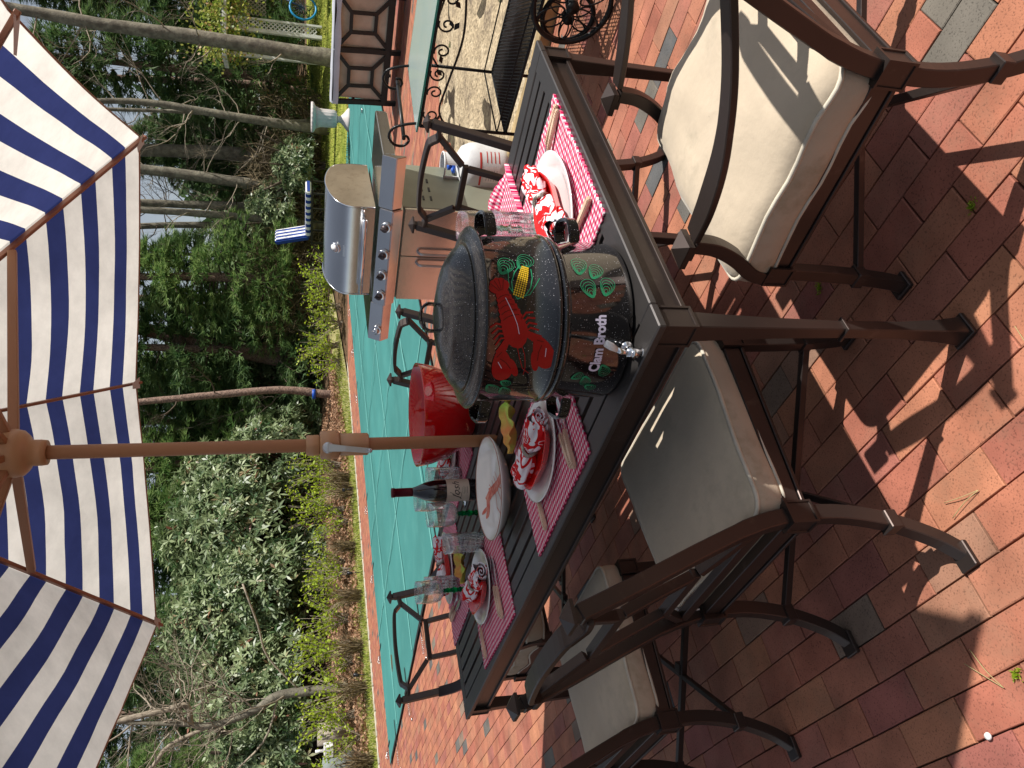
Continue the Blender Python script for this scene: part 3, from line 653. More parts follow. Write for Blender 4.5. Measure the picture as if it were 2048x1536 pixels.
p=e0+DA*(TA+.215)+DB*.01; copy_tree(ac,(p.x,p.y,0),TH+R(90),'brown armchair at the far left end of the table, backed by the teal pool cover',GRP)

# ---------------------------------------------------------------- table (local x along DA, y = -DB)
tb=thing('dining_table','long brown slatted metal patio dining table set for a lobster meal','table',tuple(TN),TH)
def TL(a,b,z): return V(a,-b,z)
fw=.058
mb=MB()
for (a0,a1,b0,b1) in ((0,TA,0,fw),(0,TA,TB_-fw,TB_),(0,fw,fw,TB_-fw),(TA-fw,TA,fw,TB_-fw)):
    mb.box(TL((a0+a1)/2,(b0+b1)/2,TZ-.008),(a1-a0-(0 if b1-b0<.1 else 0),b1-b0,.016))
mb.build('top_frame','table_top_metal',tb,.0025)
NS=18; pitch=(TB_-2*fw)/NS
for k in range(NS):
    b=fw+pitch*(k+.5); MB().box((0,0,0),(TA-2*fw+.004,pitch-.0145,.012)).build('slat','table_top_metal',tb,.001,loc=TL(TA/2,b,TZ-.007+.0004*rr.uniform(-1,1)))
for a in (.08,TA/2-.12,TA/2+.12,TA-.08): MB().box((0,0,0),(.03,TB_-2*fw,.018)).build('cross_rail','brown_metal',tb,loc=TL(a,TB_/2,TZ-.026))
def apron(a,b):
    d=(b-a).normalized(); sd=d.cross(V(0,0,1)); mb=MB()
    mb.sweep([a,b],sd,.016,.052); mb.sweep([a-V(0,0,.030),b-V(0,0,.030)],sd,.030,.010); mb.sweep([a+V(0,0,.024),b+V(0,0,.024)],sd,.024,.006); mb.build('apron','brown_metal',tb,.0012)
ins=.030; za=TZ-.048
apron(TL(.05,ins,za),TL(TA-.05,ins,za)); apron(TL(.05,TB_-ins,za),TL(TA-.05,TB_-ins,za)); apron(TL(ins,.05,za),TL(ins,TB_-.05,za)); apron(TL(TA-ins,.05,za),TL(TA-ins,TB_-.05,za))
for a,b in ((.036,.036),(TA-.036,.036),(.036,TB_-.036),(TA-.036,TB_-.036)):
    zs=[0,.02,.07,.16,.30,.45,.58,.645]; ws=[.048,.043,.034,.027,.026,.030,.037,.042]
    o=MB().sweep([TL(a,b,z) for z in zs],(1,0,0),ws,ws).build('leg','brown_metal',tb,.002)
    link('corner_block',panel_block(TL(a,b,TZ-.052),(.054,.054,.070)),o)
    MB().box(TL(a,b,.006),(.056,.056,.012)).build('foot_pad','brown_metal',o,.002); MB().box(TL(a,b,.30),(.036,.036,.006)).build('collar','brown_metal',o,.001)

# ---------------------------------------------------------------- umbrella
UC=tab(TA/2,TB_/2,0); EU=V(.988,-.153,0).normalized(); NU=V(.153,.988,0).normalized(); RZ,AZ=1.93,2.663
um=thing('patio_umbrella','blue and white striped market umbrella on a wooden pole through the table','umbrella',tuple(UC),0)
ul=thing  # placeholder
def uloc(e,n,z): return EU*e+NU*n+V(0,0,z)
corners=[uloc(1.02,1.17,RZ),uloc(-1.08,1.18,RZ),uloc(-1.10,-1.42,RZ),uloc(1.37,-1.42,RZ)]  # near right corner, out of view, stretched outward to shade the nearest chair cushion
apex=V(0,0,AZ)
mids=[uloc(.018,1.17,1.975),uloc(-1.13,-.15,1.975),uloc(.03,-1.42,1.975),uloc(1.10,-.15,1.975)]
def canopy():
    vs=[];fs=[];uv=[];NT,NSg=44,12
    rim=[]
    for i in range(4): rim+= [(corners[i],mids[i]),(mids[i],corners[(i+1)%4])]
    # order: corner0 -> mid0 -> corner1 ...
    for a,b in rim:
        o=len(vs)
        for t in range(NT+1):
            tt=t/NT
            for s in range(NSg+1):
                ss=s/NSg; q=a.lerp(b,ss); hz=Vector((q.x,q.y,0)); 
                p=apex.lerp(q,tt); sag=math.sin(math.pi*ss)
                p=p-V(0,0,.035*sag*math.sin(math.pi*min(1,tt)*.9)*tt)                 # cloth sags between ribs
                inw=.028*sag*(tt**3); p-=hz.normalized()*inw
                p+=V(0,0,.004*noise.noise(V(q.x*tt*5,q.y*tt*5,tt*3))*math.sin(math.pi*ss))
                vs.append(p); uv.append((ss,tt+.0035*noise.noise(V(q.x*3,q.y*3,tt*9))))
        for t in range(NT):
            for s in range(NSg): k=o+t*(NSg+1)+s; fs.append((k,k+1,k+NSg+2,k+NSg+1))
        # rim hem hanging down
    me=bpy.data.meshes.new('canopy'); me.from_pydata([tuple(v) for v in vs],[],fs); me.materials.append(M['umbrella_canvas'])
    l=me.uv_layers.new(name='UVMap'); d=np.array([uv[lp.vertex_index] for lp in me.loops],np.float32).ravel(); l.data.foreach_set('uv',d); me.polygons.foreach_set('use_smooth',[True]*len(fs)); return me
link('canopy',canopy(),um)
hem=MB()
for i in range(4):
    for a,b in ((corners[i],mids[i]),(mids[i],corners[(i+1)%4])):
        pts=[]
        for k in range(13):
            s=k/12; q=a.lerp(b,s); pts.append(q-V(q.x,q.y,0).normalized()*.028*math.sin(math.pi*s)-V(0,0,.035*math.sin(math.pi*s)*math.sin(math.pi*.9)))
        hem.tube(pts,.0035,5)
hem.build('hem','rib_brown',um)
for i in range(4):
    for q,r_ in ((corners[i],.014),(mids[i],.011)):
        st=apex.lerp(q,.06)-V(0,0,.03); en=q-V(0,0,.022); d=(en-st).normalized(); sd=d.cross(V(0,0,1)).normalized()
        o=MB().sweep([st,en],sd,r_,r_*1.35).build('rib','rib_brown',um,.002)
        m_=st.lerp(en,.50); hubp=V(m_.x,m_.y,0).normalized()*.045+V(0,0,2.075)
        MB().sweep([hubp,m_-V(0,0,.016)],sd,.019,.026).build('strut','teak',o,.002)
        # canvas end pocket
        e_=V(q.x,q.y,0).normalized(); sd2=e_.cross(V(0,0,1)); a=q-e_*.10-V(0,0,.006)
        MB().add([a-sd2*.012,a+sd2*.012,q+sd2*.024-e_*.012-V(0,0,.018),q-sd2*.024-e_*.012-V(0,0,.018)],[(0,1,2,3)]).build('end_pocket','canvas_grey',o)
MB().tube([V(0,0,.25),V(0,0,2.60)],.0195,24).build('pole','teak',um)
MB().lathe([(.0195,1.985),(.034,1.985),(.036,2.0),(.036,2.022),(.050,2.03),(.062,2.042),(.066,2.06),(.064,2.085),(.052,2.096),(.0195,2.098)],32).build('runner_hub','teak_plastic',um)
MB().lathe([(.0195,2.54),(.055,2.54),(.06,2.58),(.05,2.62),(.0,2.65)],24).build('top_hub','teak_plastic',um)
ck=MB(); 
for z0,z1,r0 in ((1.118,1.205,.034),(1.205,1.262,.043),(1.262,1.302,.031)): ck.lathe([(r0*.86,z0),(r0,z0+.004),(r0,z1-.004),(r0*.9,z1)],28,fn=lambda r,z,a:r*(1-.10*abs(math.sin(2*a))))
o=ck.build('crank_housing','teak_plastic',um,weld=True)
# crank handle on the camera side
tcam=V(-UC.x,-UC.y,0).normalized(); sdc=V(0,0,1).cross(tcam).normalized()
q0=V(0,0,1.240)+tcam*.045-sdc*.008
mb=MB(); Tq=Matrix.Translation(q0)@tcam.to_track_quat('Z','Y').to_matrix().to_4x4(); mb.lathe([(0,0),(.017,0),(.017,.010),(.012,.014),(0,.014)],20,T=Tq)
arm_=[q0+tcam*.012,q0+tcam*.014-V(0,0,.05)-sdc*.004,q0+tcam*.014-V(0,0,.118)-sdc*.012]; mb.sweep(arm_,tcam,.006,[.024,.017,.015]); mb.tube([arm_[2],arm_[2]+tcam*.03],.007,10); mb.build('crank_handle','knob_grey',o,.001)

# ---------------------------------------------------------------- clam pot
PC=V(.130,1.455,TZ); PRl,PRu=.158,.163; SE=.855-TZ
pot=thing('steamer_pot','tall black speckled enamel steamer pot with lobster and corn print reading Clam Broth','pot',tuple(PC),0)
mb=MB(); mb.lathe([(0,0),(PRl-.012,0),(PRl-.003,.006),(PRl,.018),(PRl,.128),(PRl+.002,.130),(PRl+.006,.133),(PRl+.007,.138),(PRl+.006,.143),(PRl+.001,.147)],96); mb.build('lower_pot','enamel_black',pot)
mb=MB(); mb.lathe([(PRu-.002,.1475),(PRu+.004,.149),(PRu+.0055,.153),(PRu+.003,.158),(PRu,.161),(PRu,.284),(PRu+.004,.288),(PRu+.004,.292),(PRu-.003,.294)],96); mb.build('upper_pot','enamel_black',pot)
lid=MB(); prof=[(PRu+.014,.302),(PRu+.015,.306),(PRu+.010,.310),(PRu-.004,.313),(PRu-.014,.3145),(PRu-.020,.320),(PRu-.030,.332),(.115,.346),(.10,.3515),(.092,.3530),(.085,.3540),(.06,.3595),(.052,.3603),(.044,.3612),(.026,.3637),(.0,.3640)]
lid.lathe(prof[:6]+[(p.x,p.y) for p in cr_([(.145,.320,0),(.130,.334,0),(.105,.348,0),(.080,.354,0),(.055,.3605,0),(.030,.3635,0),(.004,.364,0)],6)]+[(0,.364)],96); lo=lid.build('lid','enamel_lid',pot,loc=(0,0,-.014))
mb=MB(); kp=cr_([(-.026,0,.362),(-.027,0,.380),(-.016,0,.392),(0,0,.395),(.016,0,.392),(.027,0,.380),(.026,0,.362)],5); Tk=Matrix.Rotation(R(12),4,'Z'); mb.sweep(kp,(0,1,0),.014,.005,T=Tk); mb.build('lid_handle','enamel_black',lo,.002)
vd=math.atan2(-PC.y,-PC.x)        # direction from the pot to the camera
def pot_handle(ang,z,par,rad):
    c=V(math.cos(ang),math.sin(ang),0); s_=V(-c.y,c.x,0); b=c*(rad-.004)
    pts=cr_([b-s_*.042+V(0,0,z),b-s_*.043+c*.022+V(0,0,z+.003),b-s_*.030+c*.041+V(0,0,z+.004),b+c*.046+V(0,0,z+.004),b+s_*.030+c*.041+V(0,0,z+.004),b+s_*.043+c*.022+V(0,0,z+.003),b+s_*.042+V(0,0,z)],5)
    MB().sweep(pts,(0,0,1),.022,.007).build('handle','enamel_black',par,.0025,2)
kk=[o for o in COL.objects if o.parent==pot]
for ang in (vd+R(86),vd-R(94)):
    pot_handle(ang,.088,kk[0],PRl); pot_handle(ang,.256,kk[1],PRu)
# spigot
spd=vd-R(17); c=V(math.cos(spd),math.sin(spd),0); s_=V(-c.y,c.x,0); b=c*PRl+V(0,0,.018)
mb=MB(); mb.tube([b,b+c*.010],.011,16); mb.tube([b+c*.008,b+c*.036],.007,14); mb.tube([b+c*.036-V(0,0,.016),b+c*.036+V(0,0,.013)],.0085,16); mb.tube([b+c*.036,b+c*.048],[.006,.008],14); mb.lathe([(0,0),(.007,0),(.009,.006),(.007,.010),(0,.010)],14,c=b+c*.036-V(0,0,.024))
sp=mb.build('spigot','chrome',pot,weld=True)
mb=MB(); hd_=b+c*.040+V(0,0,.014); mb.tube([hd_,hd_+V(0,0,.010)+s_*.003,hd_+V(0,0,.022)+s_*.007],[.005,.006,.005],12); mb.build('spigot_stem','chrome',sp)
mb=MB(); mb.tube([hd_+V(0,0,.020)+s_*.006,hd_+V(0,0,.032)+s_*.012,hd_+V(0,0,.044)+s_*.018],[.005,.0072,.0065],12); mb.build('spigot_lever','tag_white',sp)
# ---- flat enamel print wrapped round the pot: s = arc length to the right as seen, z = height
def wrap(name,shapes,m,rad,layer,parent=None):
    """shapes: closed 2-D polygons (s,z)"""
    bm=bmesh.new()
    for P in shapes:
        vs=[bm.verts.new((x,y,0)) for x,y in P]
        try: bm.faces.new(vs)
        except Exception: pass
    bmesh.ops.triangulate(bm,faces=bm.faces)
    xs_=[v.co.x for v in bm.verts]
    x=math.floor(min(xs_)/.008)*.008
    while x<max(xs_):
        bmesh.ops.bisect_plane(bm,geom=bm.verts[:]+bm.edges[:]+bm.faces[:],plane_co=(x,0,0),plane_no=(1,0,0)); x+=.008
    for v in bm.verts:
        a=vd+v.co.x/rad; rr_=rad+.0006+.00025*layer; v.co=V(rr_*math.cos(a),rr_*math.sin(a),v.co.y)
    me=bpy.data.meshes.new(name); bm.to_mesh(me); bm.free(); me.materials.append(M[m]); return link(name,me,parent or pot)
def ribbon(pts,w):
    out=[]
    P=[Vector(p) for p in pts]
    for i in range(len(P)-1):
        d=(P[i+1]-P[i]); 
        if d.length<1e-7: continue
        n=Vector((-d.y,d.x)).normalized()*w/2; ex=d.normalized()*w*.3; out.append([tuple(P[i]-n-ex),tuple(P[i+1]-n+ex),tuple(P[i+1]+n+ex),tuple(P[i]+n-ex)])
    return out
def blob(c,a,b,ang,n=20,tear=0.):
    ca,sa=math.cos(R(ang)),math.sin(R(ang)); out=[]
    for k in range(n):
        t=2*math.pi*k/n; x=a*math.cos(t); y=b*math.sin(t)*(1-tear*math.cos(t)); out.append((c[0]+x*ca-y*sa,c[1]+x*sa+y*ca))
    return out
def rot2(pts,c,ang,sc=1):
    ca,sa=math.cos(R(ang)),math.sin(R(ang)); return [(c[0]+(x*ca-y*sa)*sc,c[1]+(x*sa+y*ca)*sc) for x,y in pts]
UPo=kk[1]; LOo=kk[0]
# lobster, local axis: +x towards the tail (up and right on the pot)
LC=(-.012,.240); LA=20; LS=.86
def LX(pts): return rot2(pts,LC,LA,LS)
body=[]
for k,(x,wd) in enumerate([(.012,.023),(.024,.022),(.036,.020),(.047,.018),(.058,.016),(.067,.014)]): body.append(LX([(x-.008,-wd),(x+.005,-wd*1.06),(x+.008,-wd*.8),(x+.008,wd*.8),(x+.005,wd*1.06),(x-.008,wd)]))
body.append(LX([(-.050,-.004),(-.042,-.015),(-.028,-.024),(-.010,-.027),(.006,-.025),(.008,.025),(-.010,.027),(-.028,.024),(-.042,.015),(-.050,.004)]))
for a,l in ((-38,.030),(-19,.034),(0,.035),(19,.034),(38,.030)): body.append(LX(rot2(blob((l*.55,0),l*.5,.0095,0,14,-.3),(.070,0),a)))
def claw(sg):
    A=[(-.026,.016*sg),(-.044,.028*sg),(-.054,.042*sg),(-.040,.052*sg),(-.028,.036*sg),(-.016,.022*sg)]
    B=blob((-.078,.046*sg),.042,.022,-8*sg,22,.25); C_=blob((-.092,.024*sg),.026,.0085,6*sg,14)
    return [LX(A),LX(B),LX(C_)]
body+=claw(1)+claw(-1)
for sg in (1,-1):
    for k in range(4):
        x0=-.020+k*.009; body+=ribbon(LX([(x0,.018*sg),(x0+.004+k*.002,.034*sg),(x0-.006+k*.004,.048*sg)]),.0032)
    body+=ribbon(LX([(-.044,.005*sg),(-.070,.006*sg),(-.100,.003*sg+.002),(-.118,-.006*sg)]),.0014)
wrap('lobster_print',body,'print_red',PRu,1,UPo)
lines=[]
for k,(x,wd) in enumerate([(.018,.018),(.030,.017),(.0415,.0155),(.0525,.014),(.0625,.0125)]): lines+=ribbon(LX([(x,-wd),(x+.003,-wd*.5),(x+.0035,0),(x+.003,wd*.5),(x,wd)]),.0012)
for sg in (1,-1): lines+=ribbon(LX([(-.060,.046*sg),(-.074,.036*sg),(-.092,.030*sg)]),.0014)+ribbon(LX([(-.046,.040*sg),(-.054,.052*sg)]),.0012)
for a in (-28,-9,9,28): lines+=ribbon(LX(rot2([(.008,0),(.032,0)],(.070,0),a)),.0012)
tag(wrap('lobster_lines',lines,'print_red_dark',PRu,2,UPo),kind='stuff')
hi=ribbon(LX([(-.020,-.006),(.0,-.008),(.02,-.007),(.04,-.005),(.06,-.003)]),.0011)+ribbon(LX([(-.066,.052),(-.084,.048)]),.0012)+ribbon(LX([(-.070,-.054),(-.088,-.048)]),.0012)
wrap('lobster_highlights',hi,'print_pale',PRu,3,UPo)
# corn
CCn=(.070,.222); kern=[]
for i in range(15):
    for j in range(5):
        x=-.030+i*.0043; y=(j-2)*.0043*(1-(i/17)**3*.7); kern.append(rot2(blob((x,y),.0019,.0017,0,8),CCn,-18))
wrap('corn_kernels',kern,'print_yellow',PRu,2,UPo)
hk=[]
for sg in (1,-1):
    hk+=ribbon(rot2([(-.036,0),(-.026,.012*sg),(-.008,.018*sg),(.012,.017*sg),(.030,.011*sg)],CCn,-18),.0018)+ribbon(rot2([(-.034,.002*sg),(-.020,.020*sg),(.0,.026*sg),(.016,.030*sg)],CCn,-18),.0014)
wrap('corn_husk',hk,'print_green',PRu,1,UPo)
def clam(c,sz,ang,out):
    for k in range(5):
        q=1-k*.19; cc=(c[0]+sz*.34*(1-q)*math.cos(R(ang)),c[1]+sz*.34*(1-q)*math.sin(R(ang))); P=blob(cc,sz*.5*q,sz*.36*q,ang,26,.35); out+=ribbon(P+[P[0]],.0008)
cu=[];cl=[]
cu=None
for c_,sz,an in (((.100,.250),.040,150),((.112,.212),.040,140),((-.150,.262),.034,40),((-.158,.236),.030,30),((-.132,.240),.022,60)): q_=[]; clam(c_,sz,an,q_); wrap('clam_print',q_,'print_green',PRu,1,UPo)
for c_,sz,an in (((.108,.104),.040,170),((.096,.074),.036,150),((.060,.092),.038,-160),((.064,.056),.038,160),((-.100,.050),.030,30),((-.128,.080),.028,20),((-.150,.064),.026,60),((-.116,.100),.024,120)): q_=[]; clam(c_,sz,an,q_); wrap('clam_print',q_,'print_green',PRl,1,LOo)
def text_polys(txt,size,shear=0.,font_off=0.):
    cu_=bpy.data.curves.new('t','FONT'); cu_.body=txt; cu_.size=size; cu_.shear=shear; cu_.offset=font_off; cu_.resolution_u=4; cu_.align_x='CENTER'
    o=bpy.data.objects.new('t',cu_); COL.objects.link(o); dg=bpy.context.evaluated_depsgraph_get(); me=bpy.data.meshes.new_from_object(o.evaluated_get(dg)); bpy.data.objects.remove(o)
    P=[[tuple(me.vertices[i].co[:2]) for i in f.vertices] for f in me.polygons]; bpy.data.meshes.remove(me); return P
T_=text_polys('Clam Broth',.0285,0,.0011)
# slab serifs give the lettering its bookish look
T_=[[(x*.84-.046,y*1.0+.062) for x,y in P] for P in T_]
wrap('clam_broth_lettering',T_,'print_pale',PRl,2,LOo)

# ---------------------------------------------------------------- tableware
def place(name,label,cat,a,b,z=TZ,rz=0,group=None):
    p=tab(a,b,z); return thing(name,label,cat,tuple(p),TH+rz,group)
GM='red gingham placemats'
def placemat(a,b,rz,label,sx=.46,sy=.345,seed=0,curl=.0):
    nx,ny=56,42; vs=[];fs=[]
    for i in range(nx+1):
        for j in range(ny+1):
            u=i/nx*2-1; v=j/ny*2-1; ed=max(abs(u),abs(v))
            sc=.0035*math.sin(j*2.1)*(abs(u)>.985)*(1 if u>0 else -1); sc2=.0035*math.sin(i*2.1)*(abs(v)>.985)*(1 if v>0 else -1)
            x=u*sx/2*(1+.015*noise.noise(V(v*2,seed,0)))+sc; y=v*sy/2*(1+.02*noise.noise(V(u*2,seed,4)))+sc2
            z=.0042+.0015*noise.noise(V(x*20,y*20,seed))+ (ed>.8)*curl*abs(noise.noise(V(x*5,y*5,seed+2)))*(ed-.8)*5*.03
            vs.append((x,y,z))
    for i in range(nx):
        for j in range(ny): k=i*(ny+1)+j; fs.append((k,k+ny+1,k+ny+2,k+1))
    # turned-down edge gives the mat its thickness
    rimv=[i*(ny+1) for i in range(nx+1)]+[nx*(ny+1)+j for j in range(1,ny+1)]+[i*(ny+1)+ny for i in range(nx-1,-1,-1)]+[j for j in range(ny-1,0,-1)]
    o=len(vs)
    for k in rimv: vs.append((vs[k][0],vs[k][1],.0006))
    n=len(rimv)
    for k in range(n): fs.append((rimv[k],o+k,o+(k+1)%n,rimv[(k+1)%n]))
    me=bpy.data.meshes.new('placemat'); me.from_pydata(vs,[],fs); me.materials.append(M['gingham']); me.polygons.foreach_set('use_smooth',[True]*len(fs))
    bm=bmesh.new(); bm.from_mesh(me); bmesh.ops.recalc_face_normals(bm,faces=bm.faces); bm.to_mesh(me); bm.free()
    p=tab(a,b); o=link('placemat',me,None,tuple(p),(0,0,TH+rz)); tag(o,label,'placemat',GM); return o
def plate(a,b,rz,label,rx=.150,ry=.118):
    f=lambda r,z,an: r
    mb=MB(); pr=[(0,.008),(.55,.008),(.70,.009),(.80,.013),(1.0,.020),(1.0,.0225),(.97,.0225),(.78,.0155),(.68,.0115),(.3,.0105),(0,.0105)]
    T=Matrix.Diagonal((rx,ry,1,1)); mb.lathe([(r,z) for r,z in pr],64,T=T)
    o=place('dinner_plate',label,'plate',a,b,TZ+.0,rz,'white oval plates'); mb.build('plate_body','plate_white',o); return o
def red_dish(a,b,rz,label,L=.115,W=.068):
    o=place('red_dish',label,'dish',a,b,TZ+.0105,rz,'glossy red lobster dishes'); mb=MB()
    pr=[(0,.002),(.6,.002),(.85,.010),(1.0,.026),(1.02,.027),(.98,.028),(.80,.014),(.5,.007),(0,.006)]
    mb.lathe(pr,48,T=Matrix.Diagonal((L,W,1,1)),fn=lambda r,z,an:r*(1+.05*math.sin(3*an+.5)*(r>.7)+.03*math.cos(7*an)*(r>.7))); mb.build('dish_body','plate_red',o); return o
def napkin(a,b,rz,label,seed,L=.115,ring=True,z=.040,fan=True):
    o=place('rolled_napkin',label,'napkin',a,b,TZ+z,rz,'lobster print napkins in rings')
    r=random.Random(seed); mb=MB(); n=26; vs=[];fs=[];seg=40
    for i in range(n+1):
        t=i/n*2-1; x=t*L; base=.027-.015*math.exp(-(t/.16)**2)
        base*=(1-.25*max(0,abs(t)-.8)*5*.4)
        for k in range(seg):
            an=2*math.pi*k/seg; fold=.16*math.sin(an*3+t*2+seed)+.10*math.sin(an*7-t*5+seed*2)+.05*math.sin(an*13+seed); fold*=(.5+.9*abs(t))
            rr_=base*(1+fold); vs.append(V(x+.006*math.sin(an*2+seed)*(abs(t)>.9),rr_*math.cos(an)*1.25,rr_*math.sin(an)*.85))
    for i in range(n):
        for k in range(seg): q=(k+1)%seg; fs.append((i*seg+k,i*seg+q,(i+1)*seg+q,(i+1)*seg+k))
    mb.add(vs,fs,0,True)
    # open spiral ends
    for sg in (-1,1):
        pts=[];
        for k in range(46):
            an=k*.32+seed; rr_=.024*(1-k/50); pts.append(V(sg*(L+.004-.010*k/46),rr_*math.cos(an)*1.2,rr_*math.sin(an)*.85))
        mb.sweep(pts,(1,0,0),.022,.0016,0,True,True)
    mb.build('napkin_roll','lobster_napkin',o)
    if ring:
        mb=MB(); P=[V(.004*math.sin(t*3),.021*math.cos(t),.019*math.sin(t)) for t in [2*math.pi*k/28 for k in range(28)]]; mb.tube(P,.0045,8,closed=True)
        for k in range(28): mb.tube([P[k]-V(.0058,0,0),P[k]+V(.0058,0,0)],.0021,5)
        mb.build('napkin_ring','ring_grey',o)
    return o
def cutlery(a,b,rz,label,kind,L=.21,z=.0066,tilt=0):
    o=place(kind,label,'cutlery',a,b,TZ+z,rz,'beige handled cutlery')
    mb=MB(); P=[V(-L/2+L*.5*t,0,.006+.001*math.sin(t*3)) for t in (0,.15,.5,.85,1)]; mb.sweep(P,(0,1,0),[.013,.017,.015,.012,.010],[.008,.010,.0095,.009,.008]); h=mb.build('handle','handle_beige',o,.002,2)
    mb=MB()
    for k in range(16): x=-L/2+.008+k*.006; mb.box((x,0,.0112),(.0014,.0128,.0006))
    mb.build('handle_ribs','handle_line',h)
    mb=MB()
    if kind=='fork':
        mb.sweep([V(0,0,.005),V(L*.24,0,.004),V(L*.32,0,.003)],(0,1,0),[.006,.006,.018],[.003,.002,.0018])
        for k in range(4): y=-.0084+k*.0056; mb.sweep([V(L*.32,y,.003),V(L*.42,y,.003),V(L*.5,y,.007)],(0,1,0),[.004,.0036,.002],.0016)
    elif kind=='knife':
        mb.sweep([V(0,0,.005),V(L*.1,0,.005),V(L*.35,.001,.004),V(L*.5,.004,.004)],(0,1,0),[.008,.015,.018,.006],[.003,.002,.0018,.0012])
    else:
        mb.sweep([V(0,0,.005),V(L*.28,0,.004)],(0,1,0),[.007,.005],.0025); mb.lathe([(0,0),(.6,.0016),(1,.006),(1,.0072),(.6,.003),(0,.0018)],24,c=(L*.39/.028,0,0),T=Matrix.Diagonal((.028,.018,1,1)))
    mb.build('blade' if kind=='knife' else 'head','chrome',o,.0003); return o
def goblet(a,b,label,s=1.0):
    o=place('green_stem_goblet',label,'glass',a,b,TZ,rr.random()*6,'wine goblets with green stems')
    w_=.0012
    out=[(.006,.082),(.022,.086),(.036,.098),(.0425,.118),(.0435,.14),(.042,.165),(.041,.186)]
    inn=[(r-w_,z+.0004) for r,z in out[::-1]][:-1]+[(0,.0845)]
    mb=MB(); mb.lathe([(r*s,z*s) for r,z in [(0,.082)]+out+inn],40); mb.build('bowl','clear_glass',o)
    mb=MB(); mb.lathe([(0,.004),(.009,.006),(.0075,.012),(.011,.018),(.007,.024),(.008,.038),(.013,.043),(.008,.048),(.007,.06),(.010,.066),(.007,.072),(.008,.0815),(0,.0815)],18); mb.build('stem','green_glass',o)
    mb=MB(); mb.lathe([(0,0),(.036,0),(.0365,.002),(.02,.0035),(.008,.0055),(0,.006)],36); mb.build('foot','thick_glass',o); return o
def tumbler(a,b,label,h=.135,r0=.031,r1=.035):
    o=place('cut_glass_tumbler',label,'glass',a,b,TZ,rr.random()*6,'cut glass tumblers')
    mb=MB(); n=12
    def fn(r,z,an): return r*(1+ (.020*abs(math.sin(an*8)) if (.012<z<h*.62 and r>r0*.93) else 0)) 
    zs=[0,.004,.012,.022,.028,.042,.048,.062,.068,.082]; pr=[(0,0)]+[(r0+(r1-r0)*z/h+(.0010 if i%2 else -.0006),z) for i,z in enumerate(zs)]+[(r1-.0006,h*.75),(r1,h)]
    pr+= [(r1-.0024,h),(r1-.0028,h*.7),(r0-.0030,.014),(0,.013)]
    mb.lathe(pr,96,fn=fn); mb.build('tumbler_body','clear_glass',o)
    mb=MB()
    for z in (.018,.036,.054,.072):
        rr_=r0+(r1-r0)*z/h+.0008; mb.tube([V(rr_*math.cos(t),rr_*math.sin(t),z) for t in [2*math.pi*k/40 for k in range(40)]],.0009,5,closed=True)
    for k in range(16):
        t=2*math.pi*k/16; mb.tube([V((r0+.0008)*math.cos(t),(r0+.0008)*math.sin(t),.006),V((r0+.0032)*math.cos(t),(r0+.0032)*math.sin(t),.084)],.0009,5)
    mb.tube([V((r0-.001)*math.cos(t),(r0-.001)*math.sin(t),.003) for t in [2*math.pi*k/40 for k in range(40)]],.0025,6,closed=True)
    mb.build('cut_ridges','thick_glass',o); return o
# setting at the right end (N-R side); mat's long side runs along DB
X90=R(90)
placemat(.185,.575,X90,'red gingham placemat at the near right end of the table beside the pot',.47,.34,1,.35)
plate(.190,.575,X90,'white oval plate at the near right end of the table, in full sun',.172,.128)
red_dish(.190,.575,X90,'red dish on the sunlit plate at the near right end of the table')
napkin(.180,.600,X90+R(8),'lobster print napkin fanned open at the near right end of the table, in sun',2,.130)
cutlery(.115,.745,R(4),'fork beyond the sunlit right end plate, beige handle out','fork')
cutlery(.118,.722,R(8),'spoon beside the fork beyond the sunlit right end plate','spoon')
cutlery(.135,.425,R(-6),'knife with beige handle between sunlit right end plate and table edge','knife')
# setting left of the pot on the near side
placemat(.640,.195,0,'red gingham placemat on the near side directly left of the pot',.47,.345,2)
plate(.655,.205,R(4),'white oval plate directly left of the pot on the near side')
red_dish(.650,.195,R(4),'red dish on the plate directly left of the pot')
napkin(.660,.215,R(6),'rolled lobster print napkin on the plate directly left of the pot',5)
cutlery(.480,.140,R(-93),'knife with beige handle left of the pot near the table edge','knife'); cutlery(.510,.150,R(-84),'spoon with beige handle left of the pot, outermost at the table edge','spoon')
cutlery(.755,.140,R(-90),'fork with beige handle sticking out left of the plate next to the pot','fork')
# next setting along the near side
placemat(1.420,.190,R(-2),'red gingham placemat on the near side, second from the pot',.47,.345,3)
plate(1.470,.235,R(-3),'white oval plate on the near side, second from the pot')
red_dish(1.475,.225,R(-3),'red dish on the near side plate second from the pot')
napkin(1.465,.245,R(-8),'rolled lobster print napkin on the near side plate second from the pot',9)
cutlery(1.295,.150,R(-92),'knife with beige handle on near side mat second from the pot','knife'); cutlery(1.325,.165,R(-86),'spoon with beige handle on near side mat second from the pot','spoon')
cutlery(1.585,.140,R(-90),'fork with beige handle left of the near side plate second from the pot','fork')
# setting at the far left end
placemat(1.925,.520,X90,'red gingham placemat at the far left end of the table',.47,.34,4)
plate(1.955,.560,X90,'white oval plate at the far left end of the table'); red_dish(1.950,.555,X90,'red dish on the plate at the far left end of the table',.10,.06)
napkin(1.950,.570,X90+R(5),'rolled lobster print napkin on the plate at the far left end',13)
cutlery(1.965,.395,R(180),'fork with beige handle at the far left end of the table','fork'); cutlery(1.945,.365,R(176),'knife with beige handle at the far left end of the table','knife')
